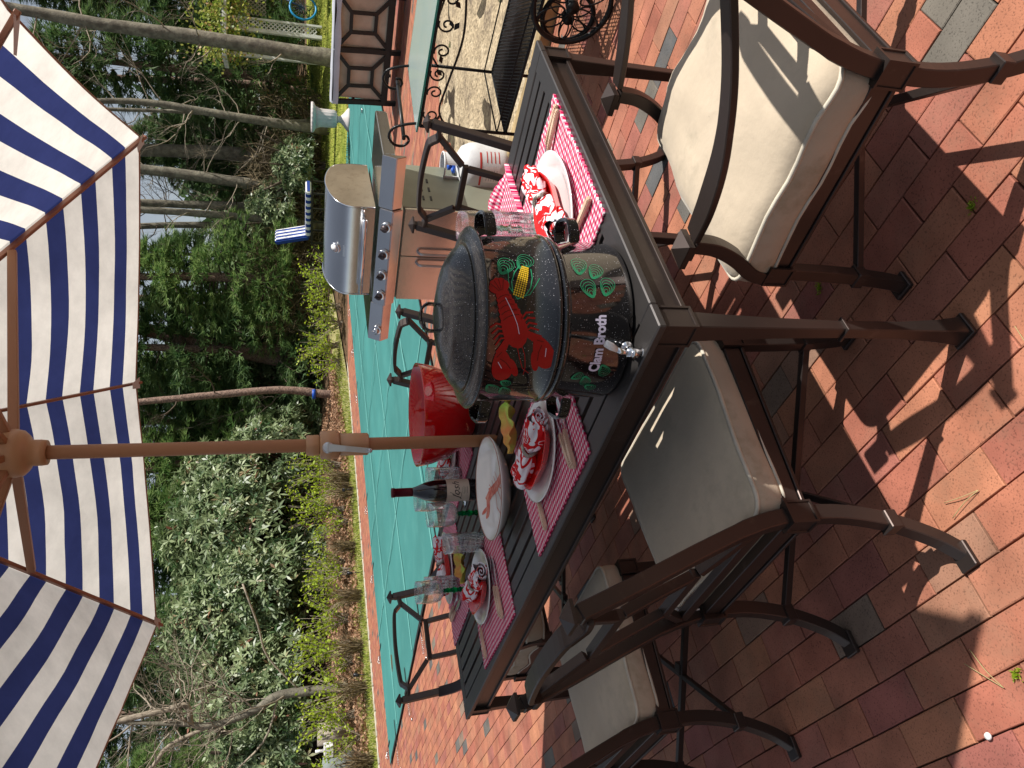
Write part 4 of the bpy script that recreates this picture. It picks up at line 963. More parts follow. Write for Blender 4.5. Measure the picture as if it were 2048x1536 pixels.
# settings on the far side
placemat(1.560,.850,R(180),'red gingham placemat on the far side behind the wine bottle',.47,.345,6)
plate(1.60,.86,0,'white oval plate on the far side behind the wine bottle',.13,.10); napkin(1.60,.87,R(10),'rolled lobster print napkin on the far side behind the wine bottle',17,.09,True,.036)
placemat(.600,.870,R(180),'red gingham placemat on the far side behind the pot',.47,.345,7,1.6)
plate(.70,.87,0,'white oval plate on the far side hidden behind the pot',.13,.10)
# green-and-orange printed leaf cloths
def leafcloth(a,b,rz,label,s=1.0,seed=0):
    o=place('leaf_napkin',label,'napkin',a,b,TZ+.012,rz,'leaf print napkins'); mb=MB(); vs=[];fs=[];N=22
    for i in range(N+1):
        for j in range(N+1):
            u=i/N*2-1;v=j/N*2-1; w_=.060*max(.05,1-abs(u)**2.2)**.6*(1+.16*math.sin(11*u+seed)); x=u*.080; y=v*w_+.012*math.sin(3*u); vs.append(V(x,y,.010+.022*noise.noise(V(x*26,y*26,seed))+.016*v*v)*s)
    for i in range(N):
        for j in range(N): k=i*(N+1)+j; fs.append((k,k+N+1,k+N+2,k+1))
    mb.add(vs,fs,0,True); ob=mb.build('cloth','leaf_print',o); return o
leafcloth(.800,.400,R(60),'green and orange leaf shaped napkin between the pot, the platter and the near plate',1,1)
leafcloth(1.345,.930,R(20),'green and orange leaf napkin behind the pole and the wine bottle',.9,2)
leafcloth(1.66,.42,R(80),'green and orange leaf napkin behind the tumbler at the left',.9,3)
# shallow white bowl with painted shrimp
PB=(1.045,.350); o=place('serving_bowl','wide white shallow serving bowl painted with a red shrimp, in front of the umbrella pole','bowl',PB[0],PB[1],TZ,0)
mb=MB(); mb.lathe([(0,0),(.075,0),(.085,.003),(.125,.022),(.150,.042),(.157,.050),(.157,.053),(.152,.053),(.120,.032),(.085,.020),(.04,.017),(0,.0165)],72); mb.build('bowl_body','platter_white',o)
mb=MB(); mb.tube([V(.1555*math.cos(t),.1555*math.sin(t),.0532) for t in [2*math.pi*k/72 for k in range(72)]],.0016,6,closed=True); mb.build('painted_rim','platter_rim',o)
def bowl_z(r):
    P=[(0,.0165),(.04,.017),(.085,.020),(.120,.032),(.152,.053)]
    for (a,z),(b,z2) in zip(P[:-1],P[1:]):
        if a<=r<=b: return z+(z2-z)*(r-a)/(b-a)
    return .053
sh=[]
def arc(c,r,a0,a1,n=14): return [(c[0]+r*math.cos(R(a0+(a1-a0)*k/n)),c[1]+r*math.sin(R(a0+(a1-a0)*k/n))) for k in range(n+1)]
spine=[(.100,.030),(.092,.052),(.070,.058),(.045,.052),(.015,.044),(-.015,.040),(-.045,.040),(-.07,.043)]
for k,(w_) in enumerate([.016,.022,.026,.026,.024,.020,.014]): sh+=ribbon([spine[k],spine[k+1]],w_)
sh+=ribbon([(-.07,.043),(-.10,.050),(-.135,.040)],.007)
sh+=[blob((.104,.018),.016,.007,-60),blob((.112,.030),.014,.006,-20)]
for pts in ([(-.02,.030),(-.04,.005),(-.075,-.01),(-.06,-.035)],[(0,.03),(-.03,-.0),(-.055,-.045),(-.10,-.055)],[(.02,.034),(.0,-.02),(.02,-.05)],[(.04,.04),(.05,.0),(.03,-.03),(.045,-.065)],[(-.06,.038),(-.09,.0),(-.125,-.02)]): sh+=ribbon(pts,.0028)
for x in (.0,.02,.04,.06): sh+=ribbon([(x,.050),(x+.004,.078)],.0022)
bm=bmesh.new()
for P in sh:
    rt=rot2(P,(0,0),-2,1.12); rt=[(x,-(y-.03)*1.1+.0) for x,y in rt]; bm.faces.new([bm.verts.new((x,y,0)) for x,y in rt])
bmesh.ops.triangulate(bm,faces=bm.faces)
for ax_ in ((1,0,0),(0,1,0)):
    for k in range(-12,13): bmesh.ops.bisect_plane(bm,geom=bm.verts[:]+bm.edges[:]+bm.faces[:],plane_co=(k*.0125*ax_[0],k*.0125*ax_[1],0),plane_no=ax_)
for v in bm.verts: v.co.z=bowl_z(min(.151,math.hypot(v.co.x,v.co.y)))+.0010
me=bpy.data.meshes.new('painted_shrimp'); bm.to_mesh(me); bm.free(); me.materials.append(M['shrimp_red']); link('painted_shrimp',me,o)
# big red bowl
o=place('red_bowl','large glossy red salad bowl behind the umbrella pole','bowl',1.25,.80,TZ,0)
mb=MB(); mb.lathe([(0,0),(.07,0),(.085,.004),(.090,.010),(.125,.045),(.155,.095),(.175,.150),(.184,.197),(.184,.201),(.180,.201),(.170,.150),(.149,.096),(.118,.046),(.07,.016),(0,.012)],80); mb.build('bowl_body','bowl_red',o)
# wine bottle
o=place('wine_bottle','dark red wine bottle with a cream label, between the red bowl and the shrimp bowl','bottle',1.377,.560,TZ,0)
mb=MB(); mb.lathe([(0,.004),(.034,0),(.0385,.004),(.039,.012),(.039,.135),(.0375,.155),(.031,.182),(.020,.208),(.0148,.225),(.0145,.240)],48); mb.build('bottle_body','bottle_glass',o)
mb=MB(); mb.lathe([(.0149,.212),(.0152,.236),(.0150,.285),(.0165,.286),(.0168,.294),(.0160,.297),(0,.297)],32); mb.build('foil_capsule','bottle_foil',o)
bdir=math.atan2(-tab(1.377,.56).y,-tab(1.377,.56).x)-TH
def wrapc(name,polys,m,rad,par,vdir,layer):
    bm=bmesh.new()
    for P in polys:
        try: bm.faces.new([bm.verts.new((x,y,0)) for x,y in P])
        except Exception: pass
    bmesh.ops.triangulate(bm,faces=bm.faces); k=-.08
    while k<.08: bmesh.ops.bisect_plane(bm,geom=bm.verts[:]+bm.edges[:]+bm.faces[:],plane_co=(k,0,0),plane_no=(1,0,0)); k+=.004
    for v in bm.verts: a=vdir+v.co.x/rad; r_=rad+.0004+.0002*layer; v.co=V(r_*math.cos(a),r_*math.sin(a),v.co.y)
    me=bpy.data.meshes.new(name); bm.to_mesh(me); bm.free(); me.materials.append(M[m]); return link(name,me,par)
lb=wrapc('label',[[(-.052,.030),(.052,.030),(.052,.110),(-.052,.110)]],'label_paper',.039,o,bdir,0)
JP=text_polys('Josh',.036,.45); wrapc('label_script',[[(x,y+.066) for x,y in P] for P in JP],'ink',.039,lb,bdir,2)
sw=ribbon([(-.030,.063),(-.018,.058),(-.008,.062),(-.014,.085),(-.006,.100)],.0012)+ribbon([(-.012,.056),(.010,.056)],.0006)
for k,(wd) in enumerate((.026,.018,.022)): sw+=ribbon([(-wd/2,.050-k*.006),(wd/2,.050-k*.006)],.0011)
wrapc('label_lines',sw,'ink',.039,lb,bdir,2)
# glasses
goblet(1.360,.455,'green stemmed goblet just left of the wine bottle'); goblet(1.56,.64,'green stemmed goblet behind the wine bottle'); goblet(1.775,.375,'green stemmed goblet at the left by the far end plate'); goblet(.395,.770,'green stemmed goblet behind the pot in the sun')
tumbler(1.400,.365,'cut glass tumbler left of the goblet beside the shrimp bowl'); tumbler(1.540,.730,'cut glass tumbler behind the wine bottle'); tumbler(1.86,.44,'cut glass tumbler behind the left goblet'); tumbler(.30,.66,'cut glass tumbler half hidden behind the pot handle')

# ---------------------------------------------------------------- grill
GX=V(.718,-.696,0).normalized(); grz=math.atan2(GX.y,GX.x)
gr=thing('gas_grill','stainless steel gas grill with hood closed, four knobs and side shelves','grill',(1.01,4.33,0),grz)
# local: x to its right, y to its back; cabinet x -.65..0, y 0..0.52
mb=MB(); mb.box((-.325,.26,.41),(.65,.50,.66)); cab=mb.build('cabinet','grill_panel',gr,.004)
for x0,x1 in ((-.648,-.3275),(-.3225,-.002)):
    MB().box(((x0+x1)/2,-.002,.40),(x1-x0,.018,.64)).build('door','stainless',gr,.003)
for x in (-.365,-.285):
    MB().tube(cr_([(x,-.012,.62),(x,-.040,.605),(x,-.045,.56),(x,-.045,.42),(x,-.040,.375),(x,-.012,.36)],6),.008,10).build('door_handle','knob_grey',gr)
# slots in the cabinet's right side
for r_ in range(2):
    for k in range(3): MB().box((.001,.12+k*.10,.60-r_*.045),(.006,.045,.012)).build('vent_slot','black_plastic',cab,.001)
# bottom shelf and casters
MB().box((-.325,.26,.065),(.66,.52,.03)).build('base_shelf','black_plastic',gr,.003)
for x in (-.6,-.05):
    for y in (.05,.46): MB().tube([V(x-.012,y,.028),V(x+.012,y,.028)],.027,14).build('caster','black_plastic',gr)
# firebox + control panel
MB().box((-.325,.27,.80),(.66,.50,.12)).build('firebox','stainless_dull',gr,.004)
cp=MB(); pts=[(-.035,.735),(-.050,.80),(-.02,.868),(.03,.868),(.03,.735)]
def panel(x0,x1,pts,name,m,par,bev=.004):
    mb=MB(); n=len(pts); vs=[V(x0,y,z) for y,z in pts]+[V(x1,y,z) for y,z in pts]; mb.add(vs,[tuple(range(n)),tuple(range(2*n-1,n-1,-1))]+[(i,n+i,n+(i+1)%n,(i+1)%n) for i in range(n)]); return mb.build(name,m,par,bev,2,True)
pan=panel(-.66,.01,[(-.04,.735),(-.072,.795),(-.035,.866),(.03,.868),(.03,.735)],'control_panel','stainless',gr)
for i,x in enumerate((-.585,-.435,-.285,-.10,)):
    T=Matrix.Translation((x,-.058,.825))@Matrix.Rotation(R(62),4,'X'); mb=MB(); mb.lathe([(0,0),(.030,0),(.031,.006),(.027,.010),(0,.010)],28,T=T); k_=mb.build('knob_bezel','chrome',pan)
    mb=MB(); mb.lathe([(0,.010),(.021,.010),(.0195,.030),(0,.031)],24,T=T); mb.box((0,0,.034),(.009,.040,.012),T=T); mb.build('knob','knob_dark',k_)
# side shelves
def shelf(x0,x1,nm,knob=False):
    sh_=MB(); sh_.box(((x0+x1)/2,.245,.862),(x1-x0,.53,.022)); o=sh_.build(nm,'stainless',gr,.005,2)
    panel(x0,x1,[(-.030,.745),(-.060,.80),(-.025,.874),(-.018,.874),(-.018,.745)],'shelf_front','stainless',o,.003)
    MB().box(((x0+x1)/2,.50,.835),(x1-x0,.012,.05)).build('shelf_rim','stainless',o,.002); xe=x1-.006 if x1>0 else x0+.006; MB().box((xe,.24,.835),(.012,.50,.06)).build('shelf_rim','stainless',o,.002)
    return o
sr=shelf(.012,.33,'side_shelf'); slf=shelf(-.96,-.662,'side_shelf')
T=Matrix.Translation((-.865,-.052,.822))@Matrix.Rotation(R(62),4,'X'); mb=MB(); mb.lathe([(0,0),(.030,0),(.031,.006),(.027,.010),(0,.010)],28,T=T); mb.lathe([(0,.010),(.021,.010),(.0195,.030),(0,.031)],24,T=T); mb.box((0,0,.034),(.009,.040,.012),T=T); mb.build('knob','chrome',slf)
# hood
hp=[(.012,.885),(.008,.99),(.020,1.055),(.075,1.105),(.16,1.140),(.27,1.155),(.38,1.140),(.46,1.10),(.49,1.02),(.49,.90)]
hc=[(p.x,p.y) for p in cr_([(a,b,0) for a,b in hp],4)]
mb=MB(); n=len(hc); x0,x1=-.625,-.025; vs=[V(x0,y,z) for y,z in hc]+[V(x1,y,z) for y,z in hc]; mb.add(vs,[(i,i+1,n+i+1,n+i) for i in range(n-1)],0,True); mb.add([V(x0,.012,.885),V(x1,.012,.885),V(x1,.49,.885),V(x0,.49,.885)],[(0,1,2,3)]); hood=mb.build('hood','stainless',gr)
for x in (x0-.004,x1+.004): 
    mb=MB(); mb.add([V(x,y,z) for y,z in hc]+[V(x+.006*(1 if x>x0 else -1),y,z) for y,z in hc],[tuple(range(n)),tuple(range(2*n-1,n-1,-1))]+[(i,i+1,n+i+1,n+i) for i in range(n-1)]); mb.build('hood_end','hood_end',hood,weld=True)
    mb=MB(); mb.tube([V(x+.003*(1 if x>x0 else -1),y,z) for y,z in hc],.005,6); mb.build('hood_trim','chrome',hood)
MB().tube([V(-.585,-.045,.945),V(-.065,-.045,.945)],.014,16).build('hood_handle','chrome',hood)
for x in (-.575,-.075): MB().tube([V(x,.012,.945),V(x,-.045,.945)],.008,10).build('handle_mount','chrome',hood)
T=Matrix.Translation((-.325,.052,1.095))@Matrix.Rotation(R(48),4,'X'); mb=MB(); mb.lathe([(0,0),(.032,0),(.034,.006),(.030,.010),(0,.010)],28,T=T); tg=mb.build('thermometer','chrome',hood); mb=MB(); mb.lathe([(0,.0105),(.026,.0105),(0,.011)],24,T=T); mb.build('dial','tag_white',tg)
# empty badge plate without any name
T=Matrix.Translation((-.325,.018,1.045))@Matrix.Rotation(R(76),4,'X'); MB().box((0,0,.001),(.075,.018,.003),T=T).build('badge','spring',hood,.001)
# gas cylinder
tk=thing('gas_cylinder','white propane gas cylinder with red band standing on the dirt by the grill','gas cylinder',(1.35,4.62,0),0)
mb=MB(); mb.lathe([(.10,0),(.105,.03),(.105,.035),(.145,.055),(.155,.09),(.156,.12),(.156,.245),(.152,.285),(.13,.33),(.09,.355),(.04,.365),(0,.366)],48); body_=mb.build('cylinder_body','tank_white',tk)
mb=MB()
for a0 in (20,140,260):
    P=[V(.085*math.cos(R(a0+t)),.085*math.sin(R(a0+t)),.395) for t in range(0,75,8)]; mb.sweep(P,(0,0,1),.10,.004)
mb.tube([V(.085*math.cos(t),.085*math.sin(t),.445) for t in [2*math.pi*k/32 for k in range(32)]],.006,6,closed=True); mb.build('collar','tank_white',tk)
mb=MB(); mb.tube([V(0,0,.36),V(0,0,.40)],.014,12); mb.tube([V(0,0,.40),V(0,0,.415)],.022,12); mb.tube([V(0,0,.385),V(-.04,-.03,.385)],.012,10); mb.build('valve','blue_plastic',tk)
vt=math.atan2(-4.62,-1.35)
def ringband(z0,z1,a0,a1,rad,m,nm):
    mb=MB(); P0=[V(rad*math.cos(vt+R(a)),rad*math.sin(vt+R(a)),z0) for a in range(a0,a1,4)]; P1_=[V(p.x,p.y,z1) for p in P0]; k=len(P0); mb.add(P0+P1_,[(i,i+1,k+i+1,k+i) for i in range(k-1)],0,True); mb.build(nm,m,body_)
ringband(.232,.244,-38,40,.1572,'tank_red','red_band'); ringband(.12,.22,-30,8,.1568,'tag_white','warning_label'); [ringband(z_,z_+.006,14,44,.1568,'tank_red','red_label') for z_ in (.12,.145,.17,.195)]
for k in range(5): ringband(.135+k*.016,.139+k*.016,-26,2,.1574,'rope_grey','label_text')

# ---------------------------------------------------------------- wrought iron cart
CU=V(.52,-.854,0).normalized(); crz=math.atan2(CU.y,CU.x)
ct=thing('serving_cart','black wrought iron serving cart with frosted glass top and spoked wheels','cart',(1.27,3.70,0),crz)
# local x along the cart (towards the right of the scene), y to its back
MB().box((.50,.24,.748),(1.06,.50,.007)).build('glass_top','glass_table',ct,.002)
mb=MB(); 
for a,b in (((-.03,-.01),(1.03,-.01)),((-.03,.49),(1.03,.49)),((-.03,-.01),(-.03,.49)),((1.03,-.01),(1.03,.49))): mb.sweep([V(a[0],a[1],.7475),V(b[0],b[1],.7475)],(0,0,1),.0085,.004)
mb.build('glass_edge','glass_green_edge',ct)
mb=MB(); fr=[(0,0),(1.0,0),(1.0,.48),(0,.48)]
for a,b in zip(fr,fr[1:]+fr[:1]): mb.tube([V(*a,.735),V(*b,.735)],.008,8)
mb.build('top_frame','wrought_iron',ct)
mb=MB()
for a,b in zip(fr,fr[1:]+fr[:1]): mb.tube([V(*a,.30),V(*b,.30)],.008,8); mb.tube([V(*a,.345),V(*b,.345)],.004,6)
mb.build('shelf_frame','wrought_iron',ct)
mb=MB()     # expanded metal mesh: crossed wires
n=0
for k in range(-26,54):
    for sg in (1,-1):
        x0=k*.019 if sg>0 else k*.019; P=[]
        y0=0;y1=.48; xa=x0; xb=x0+sg*.48*.75
        # clip
        def cl(xv0,yv0,xv1,yv1):
            t0,t1=0,1; dx=xv1-xv0
            if dx>0: t0=max(t0,(0-xv0)/dx); t1=min(t1,(1-xv0)/dx)
            else: t0=max(t0,(1-xv0)/dx); t1=min(t1,(0-xv0)/dx)
            return (t0,t1)
        t0,t1=cl(xa,y0,xb,y1)
        if t1>t0: mb.tube([V(xa+(xb-xa)*t0,.48*t0,.302),V(xa+(xb-xa)*t1,.48*t1,.302)],.0026,3,cap=False)
mb.build('mesh_shelf','wrought_iron',ct)
for x,y in fr: MB().tube([V(x,y,.07 if x<.5 else .14),V(x,y,.735)],.0085,8).build('leg','wrought_iron',ct)
def scroll(c,r,turn,a0,sg,n=30): 
    return [c+V(sg*(r*(1-.75*k/n))*math.cos(a0+turn*2*math.pi*k/n),0,(r*(1-.75*k/n))*math.sin(a0+turn*2*math.pi*k/n)) for k in range(n+1)]
mb=MB()
for y in (0,.48):
    for x,sg in ((.07,1),(.20,-1),(.30,1),(.42,-1),(.55,1),(.67,-1),(.80,1),(.92,-1)):
        mb.tube(scroll(V(x,y,.690),.038,1.3,1.2,sg),.0045,5)
    pts=cr_([(0,y,.60),(.10,y,.655),(.25,y,.64),(.50,y,.61),(.75,y,.64),(.90,y,.655),(1,y,.60)],6); mb.tube(pts,.0055,5)
mb.build('apron_scrolls','wrought_iron',ct)
mb=MB()
for k in range(26):       # cast leaves on the scrolls
    c=V(rr.uniform(.05,.95),rr.choice((0,.48)),rr.uniform(.64,.72)); T=Matrix.Translation(c)@Matrix.Rotation(rr.random()*6,4,'Y'); mb.add([V(-.022,0,0),V(0,-.006,.011),V(.024,0,0),V(0,.006,-.011)],[(0,1,2),(0,2,3)],T=T)
mb.build('cast_leaves','wrought_iron',ct)
# push handle at the left end
for y in (0.02,.46): hd2=MB().tube(cr_([(0,y,.735),(-.015,y,.80),(-.045,y,.86),(-.10,y,.875),(-.145,y,.845),(-.15,y,.80),(-.12,y,.775),(-.09,y,.785),(-.088,y,.81)],6),.007,8).build('handle_hook','wrought_iron',ct)
MB().tube([V(-.105,.02,.80),V(-.105,.46,.80)],.010,10).build('grip','dark_metal',hd2)
for wx,y,R_ in ((.74,-.045,.170),(.60,.10,.118)):
    mb=MB(); c=V(wx,y,R_+.012); ks=R_/.185; ring=[c+V(R_*math.cos(t),0,R_*math.sin(t)) for t in [2*math.pi*k/40 for k in range(40)]]; mb.tube(ring,.012,8,closed=True)
    for k in range(6):
        a=2*math.pi*k/6; q=c+V(.105*math.cos(a),0,.105*math.sin(a))*ks; mb.tube([q+V(.068*math.cos(t)*math.cos(a)-.030*math.sin(t)*math.sin(a),0,.068*math.cos(t)*math.sin(a)+.030*math.sin(t)*math.cos(a))*ks for t in [2*math.pi*m_/16 for m_ in range(16)]],.004,5,closed=True)
    mb.tube([c-V(0,.02,0),c+V(0,.02,0)],.028,14); mb.build('wheel','wrought_iron',ct)
MB().tube([V(.72,-.05,.187),V(.72,.51,.187)],.008,8).build('axle','wrought_iron',ct)
for y in (0,.48): MB().tube([V(.04+.05*math.cos(t),y,.052+.05*math.sin(t)) for t in [2*math.pi*k/20 for k in range(20)]],.006,6,closed=True).build('caster','wrought_iron',ct)

# ---------------------------------------------------------------- outdoor sofa seen from behind
BU=V(.65,-.76,0).normalized(); brz=math.atan2(BU.y,BU.x)
bn=thing('outdoor_sofa','black framed outdoor sofa with beige cushions seen from behind by the pool','sofa',(3.78,10.25,0),brz)
for k in range(3):
    x0=k*.70
    for x in ((x0,) if k else (x0,)): MB().sweep(cr_([(x,.02,0),(x,.0,.15),(x,-.02,.45),(x,-.06,.80)],5),(1,0,0),.06,.045).build('back_post','dark_metal',bn)
    xa,xb=x0+.01,x0+.69; za_,zb=.14,.82; xi0,xi1=x0+.23,x0+.47; zi0,zi1=.34,.64
    def yb(z): return -.005-.06*max(0,(z-.2))/.6
    for (a,b) in (((xa,zb),(xb,zb)),((xa,za_),(xb,za_)),((xi0,zi0),(xi1,zi0)),((xi0,zi1),(xi1,zi1)),((xi0,zi0),(xi0,zi1)),((xi1,zi0),(xi1,zi1)),((xa,za_),(xi0,zi0)),((xb,za_),(xi1,zi0)),((xa,zb),(xi0,zi1)),((xb,zb),(xi1,zi1))):
        MB().sweep([V(a[0],yb(a[1]),a[1]),V(b[0],yb(b[1]),b[1])],(0,1,0),.026,.042).build('back_bar','dark_metal',bn)
    mb=MB(); mb.box((x0+.35,.07,.49),(.69,.10,.66)); mb.build('back_cushion','bench_cushion',bn,.03,3)
    mb=MB(); mb.box((x0+.35,.42,.34),(.68,.62,.13)); mb.build('seat_cushion','bench_cushion',bn,.03,3)
MB().sweep(cr_([(2.1,.02,0),(2.1,.0,.15),(2.1,-.02,.45),(2.1,-.06,.80)],5),(1,0,0),.035,.035).build('back_post','dark_metal',bn)
mb=MB(); P=[]; vs=[];fs=[]
for i in range(31):
    x=-.03+2.16*i/30
    for j,(y,z) in enumerate(((-.085,.76),(-.08,.83),(-.03,.865),(.05,.86),(.13,.82),(.15,.74))): vs.append(V(x,y,z+.02*noise.noise(V(x*3,j,2)))) 
for i in range(30):
    for j in range(5): a=i*6+j; fs.append((a,a+6,a+7,a+1))
mb.add(vs,fs,0,True); mb.build('draped_cover','canvas_grey',bn)
MB().sweep([V(0,.0,.17),V(2.1,0,.17)],(0,1,0),.05,.06).build('seat_rail','dark_metal',bn); MB().sweep([V(0,.72,.2),V(2.1,.72,.2)],(0,1,0),.05,.06).build('seat_rail','dark_metal',bn)
for x in (0,2.1):
    MB().sweep(cr_([(x,.0,.55),(x,.35,.60),(x,.72,.56),(x,.76,.3),(x,.76,0)],5),(1,0,0),.04,.025).build('arm_frame','dark_metal',bn)

# ---------------------------------------------------------------- urn, striped lounger, bike, arbor, lights
ur=thing('garden_urn','pale blue grey fluted garden urn on a pedestal at the far end of the pool','urn',(6.40,18.7,0),0)
mb=MB(); mb.lathe([(.27,.0),(.28,.04),(.24,.08),(.15,.15),(.085,.22),(.07,.27),(.10,.30)],40); mb.build('pedestal','urn_plastic',ur)
mb=MB(); mb.lathe([(.08,.30),(.17,.32),(.205,.37),(.205,.48),(.205,.62),(.215,.72),(.25,.80)],64,fn=lambda r,z,a:r*(1+.025*math.cos(16*a)*(z>.3))); mb.build('fluted_bowl','urn_plastic',ur)
mb=MB(); mb.lathe([(.25,.80),(.32,.84),(.345,.87),(.335,.91),(.27,.89),(.23,.80),(0,.78)],64,fn=lambda r,z,a:r*(1+.03*math.cos(20*a)*(r>.28))); mb.build('scalloped_rim','urn_plastic',ur)
lz=H(4.6,22.6)
lg=thing('striped_lounger','blue and white striped lounger on a dark frame, on the lawn behind the grill','lounger',(4.25,21.9,lz+.12),R(-42)); lg.scale=(1.12,1.0,1.15)
mb=MB(); mb.box((0,0,0),(.66,.58,.14),Matrix.Translation((-.05,0,.0))); 
MB().box((.66,0,.46),(1.25,.62,.13)).build('seat_cushion','striped_cushion',lg,.03,3)
MB().box((0,0,.40),(.13,.62,.80),Matrix.Translation((.02,0,.44))@Matrix.Rotation(R(-14),4,'Y')).build('back_cushion','striped_cushion_across',lg,.03,3)
fr_=MB()
for y in (-.34,.34): fr_.sweep([V(-.15,y,.38),V(1.35,y,.38)],(0,0,1),.05,.03); 
for x in (-.1,.5,1.25):
    for y in (-.34,.34): fr_.sweep([V(x,y,-.1),V(x,y,.38)],(1,0,0),.04,.04)
fr_.build('frame','black_plastic',lg)
l2=thing('striped_bench_cushion','blue and white striped cushion lying on a low white lounge at the far right lawn','cushion',(7.6,14.8,H(7.6,14.8)),R(-40))
MB().box((.7,0,.62),(1.5,.6,.12)).build('cushion_body','striped_cushion',l2,.03,3); MB().box((.7,0,.40),(1.5,.62,.05)).build('frame','white_paint',l2,.01)
for x in (.05,1.35):
    for y in (-.27,.27): MB().box((x,y,.19),(.05,.05,.40)).build('leg','white_paint',l2)
# arbor with lattice
az0=.55
ab=thing('white_arbor','white lattice garden arbor with ivy on its roof behind the thick grey trunk','arbor',(9.3,22.6,az0),0)
for i,(x0_) in enumerate((0,.72)):
    MB().box((x0_+.02,0,1.25),(.10,.10,2.6)).build('post','white_paint',ab,.005)
    MB().box((x0_+.34,.0,1.25),(.06,.08,2.6)).build('post','white_paint',ab,.005)
def lattice(x0,x1,z0,z1,y,par,m,st=.12,w_=.03):
    mb=MB(); k=x0-(z1-z0)
    while k<x1:
        for sg in (1,-1):
            a=(k,z0) if sg>0 else (k,z1); b=(k+(z1-z0),z1) if sg>0 else (k+(z1-z0),z0); t0=max(0,(x0-a[0])/(b[0]-a[0])); t1=min(1,(x1-a[0])/(b[0]-a[0]))
            if t1>t0: mb.sweep([V(a[0]+(b[0]-a[0])*t0,y+.004*sg,a[1]+(b[1]-a[1])*t0),V(a[0]+(b[0]-a[0])*t1,y+.004*sg,a[1]+(b[1]-a[1])*t1)],(0,1,0),.006,w_)
        k+=st
    return mb.build('lattice',m,par)
lattice(.07,.31,.1,2.5,.0,ab,'lattice_grey'); lattice(.79,1.03,.1,2.5,0,ab,'white_paint')
lattice(1.3,2.6,1.5,2.45,.3,ab,'lattice_grey')
MB().box((1.0,.1,2.58),(2.4,.9,.12)).build('roof_beam','white_paint',ab,.01); MB().box((1.4,.45,2.68),(2.2,1.2,.05)).build('roof_board','slab_dark',ab)
# bicycle
bk=thing('blue_bicycle','child bicycle with bright blue tyre standing under the arbor','bicycle',(11.0,22.9,.62),R(8))
def ringt(c,R_,r,m,nm,par): return MB().tube([c+V(R_*math.cos(t),0,R_*math.sin(t)) for t in [2*math.pi*k/36 for k in range(36)]],r,8,closed=True).build(nm,m,par)
wl=ringt(V(0,0,.40),.37,.032,'bike_blue','wheel',bk); mb=MB()
for k in range(10): a=math.pi*k/10; mb.tube([V(.36*math.cos(a),0,.40+.36*math.sin(a)),V(-.36*math.cos(a),0,.40-.36*math.sin(a))],.003,4)
mb.build('spokes','bike_frame',wl); ringt(V(1.0,0,.40),.37,.032,'bike_blue','wheel',bk)
mb=MB(); 
for a,b in (((0,.40),(.22,.95)),((.22,.85),(.55,.38)),((.22,.9),(.72,.82)),((.55,.38),(.72,.85)),((.55,.38),(1.0,.40)),((.72,.80),(1.0,.40))): mb.tube([V(a[0],0,a[1]),V(b[0],0,b[1])],.02,8)
mb.tube([V(.20,-.25,1.0),V(.2,.25,1.0)],.014,8); mb.build('frame','bike_frame',bk); MB().box((.72,0,.88),(.24,.13,.05)).build('saddle','black_plastic',bk,.02,2)
sb=thing('storage_box','cream plastic storage box at the far right edge under the arbor','box',(11.75,22.2,.6),0); MB().box((.35,.3,.40),(.8,.6,.80)).build('box_body','cream_box',sb,.02,2); MB().box((.35,.3,.83),(.86,.66,.06)).build('lid','cream_box',sb,.02,2)
# distant neighbour's shed and fence
hs=thing('distant_shed','grey shed seen far away through a gap in the trees','shed',(12.2,38,1.0),0); MB().box((0,0,.9),(3.2,2,1.6)).build('wall','shed_grey',hs,.02); MB().box((0,-.1,1.75),(3.5,2.4,.12)).build('roof','white_paint',hs,.02)
# path lights
for k,(x,y,lb) in enumerate(((-3.5,13.95,'behind the red and green shrub row, fourth from the left'),(-4.96,13.67,'third from the left'),(-5.68,13.3,'second from the left'),(-2.3,16.3,'nearest the umbrella pole'),(-1.2,15.7,'just right of the umbrella pole'))):
    p=P1+PU*((-1.0,.2,2.2,4.4,6.6)[k])+PN*2.45
    o=thing('path_light','small black spotlight on a stake in the far bed, '+('leftmost','second from the left','third from the left','fourth from the left','rightmost')[k],'garden light',(p.x,p.y,H(p.x,p.y)),rr.random()*6,'spotlights along the bed')
    MB().tube([V(0,0,0),V(.02,0,.20)],.008,6).build('stake','light_black',o); mb=MB(); mb.lathe([(0,-.06),(.03,-.055),(.035,.03),(.045,.05),(.03,.055),(0,.05)],16,T=Matrix.Translation((.03,0,.24))@Matrix.Rotation(R(50),4,'Y')); mb.build('lamp_head','light_black',o)
# pale log section and utility box at the left end of the bed
o=tag(MB().tube([V(-.14,0,0),V(-.14,0,.62)],.22,20).build('stone_post','log_pale',None,loc=(-7.1,16.2,H(-7.1,16.2))),'round pale stone planter column half hidden by leaves at the far left','planter')
ub=thing('pool_pump','grey pool equipment with a pale valve box at the far left of the bed','pool pump',(-7.45,15.2,H(-7.45,15.2)),0)
MB().lathe([(0,0),(.26,0),(.27,.2),(.27,.48),(.2,.6),(0,.64)],24).build('filter_tank','shed_grey',ub); MB().box((.36,-.05,.5),(.22,.2,.18)).build('valve_box','tag_white',ub,.01); MB().tube([V(.36,-.05,.58),V(.36,-.05,.75)],.03,8).build('pipe','tag_white',ub)

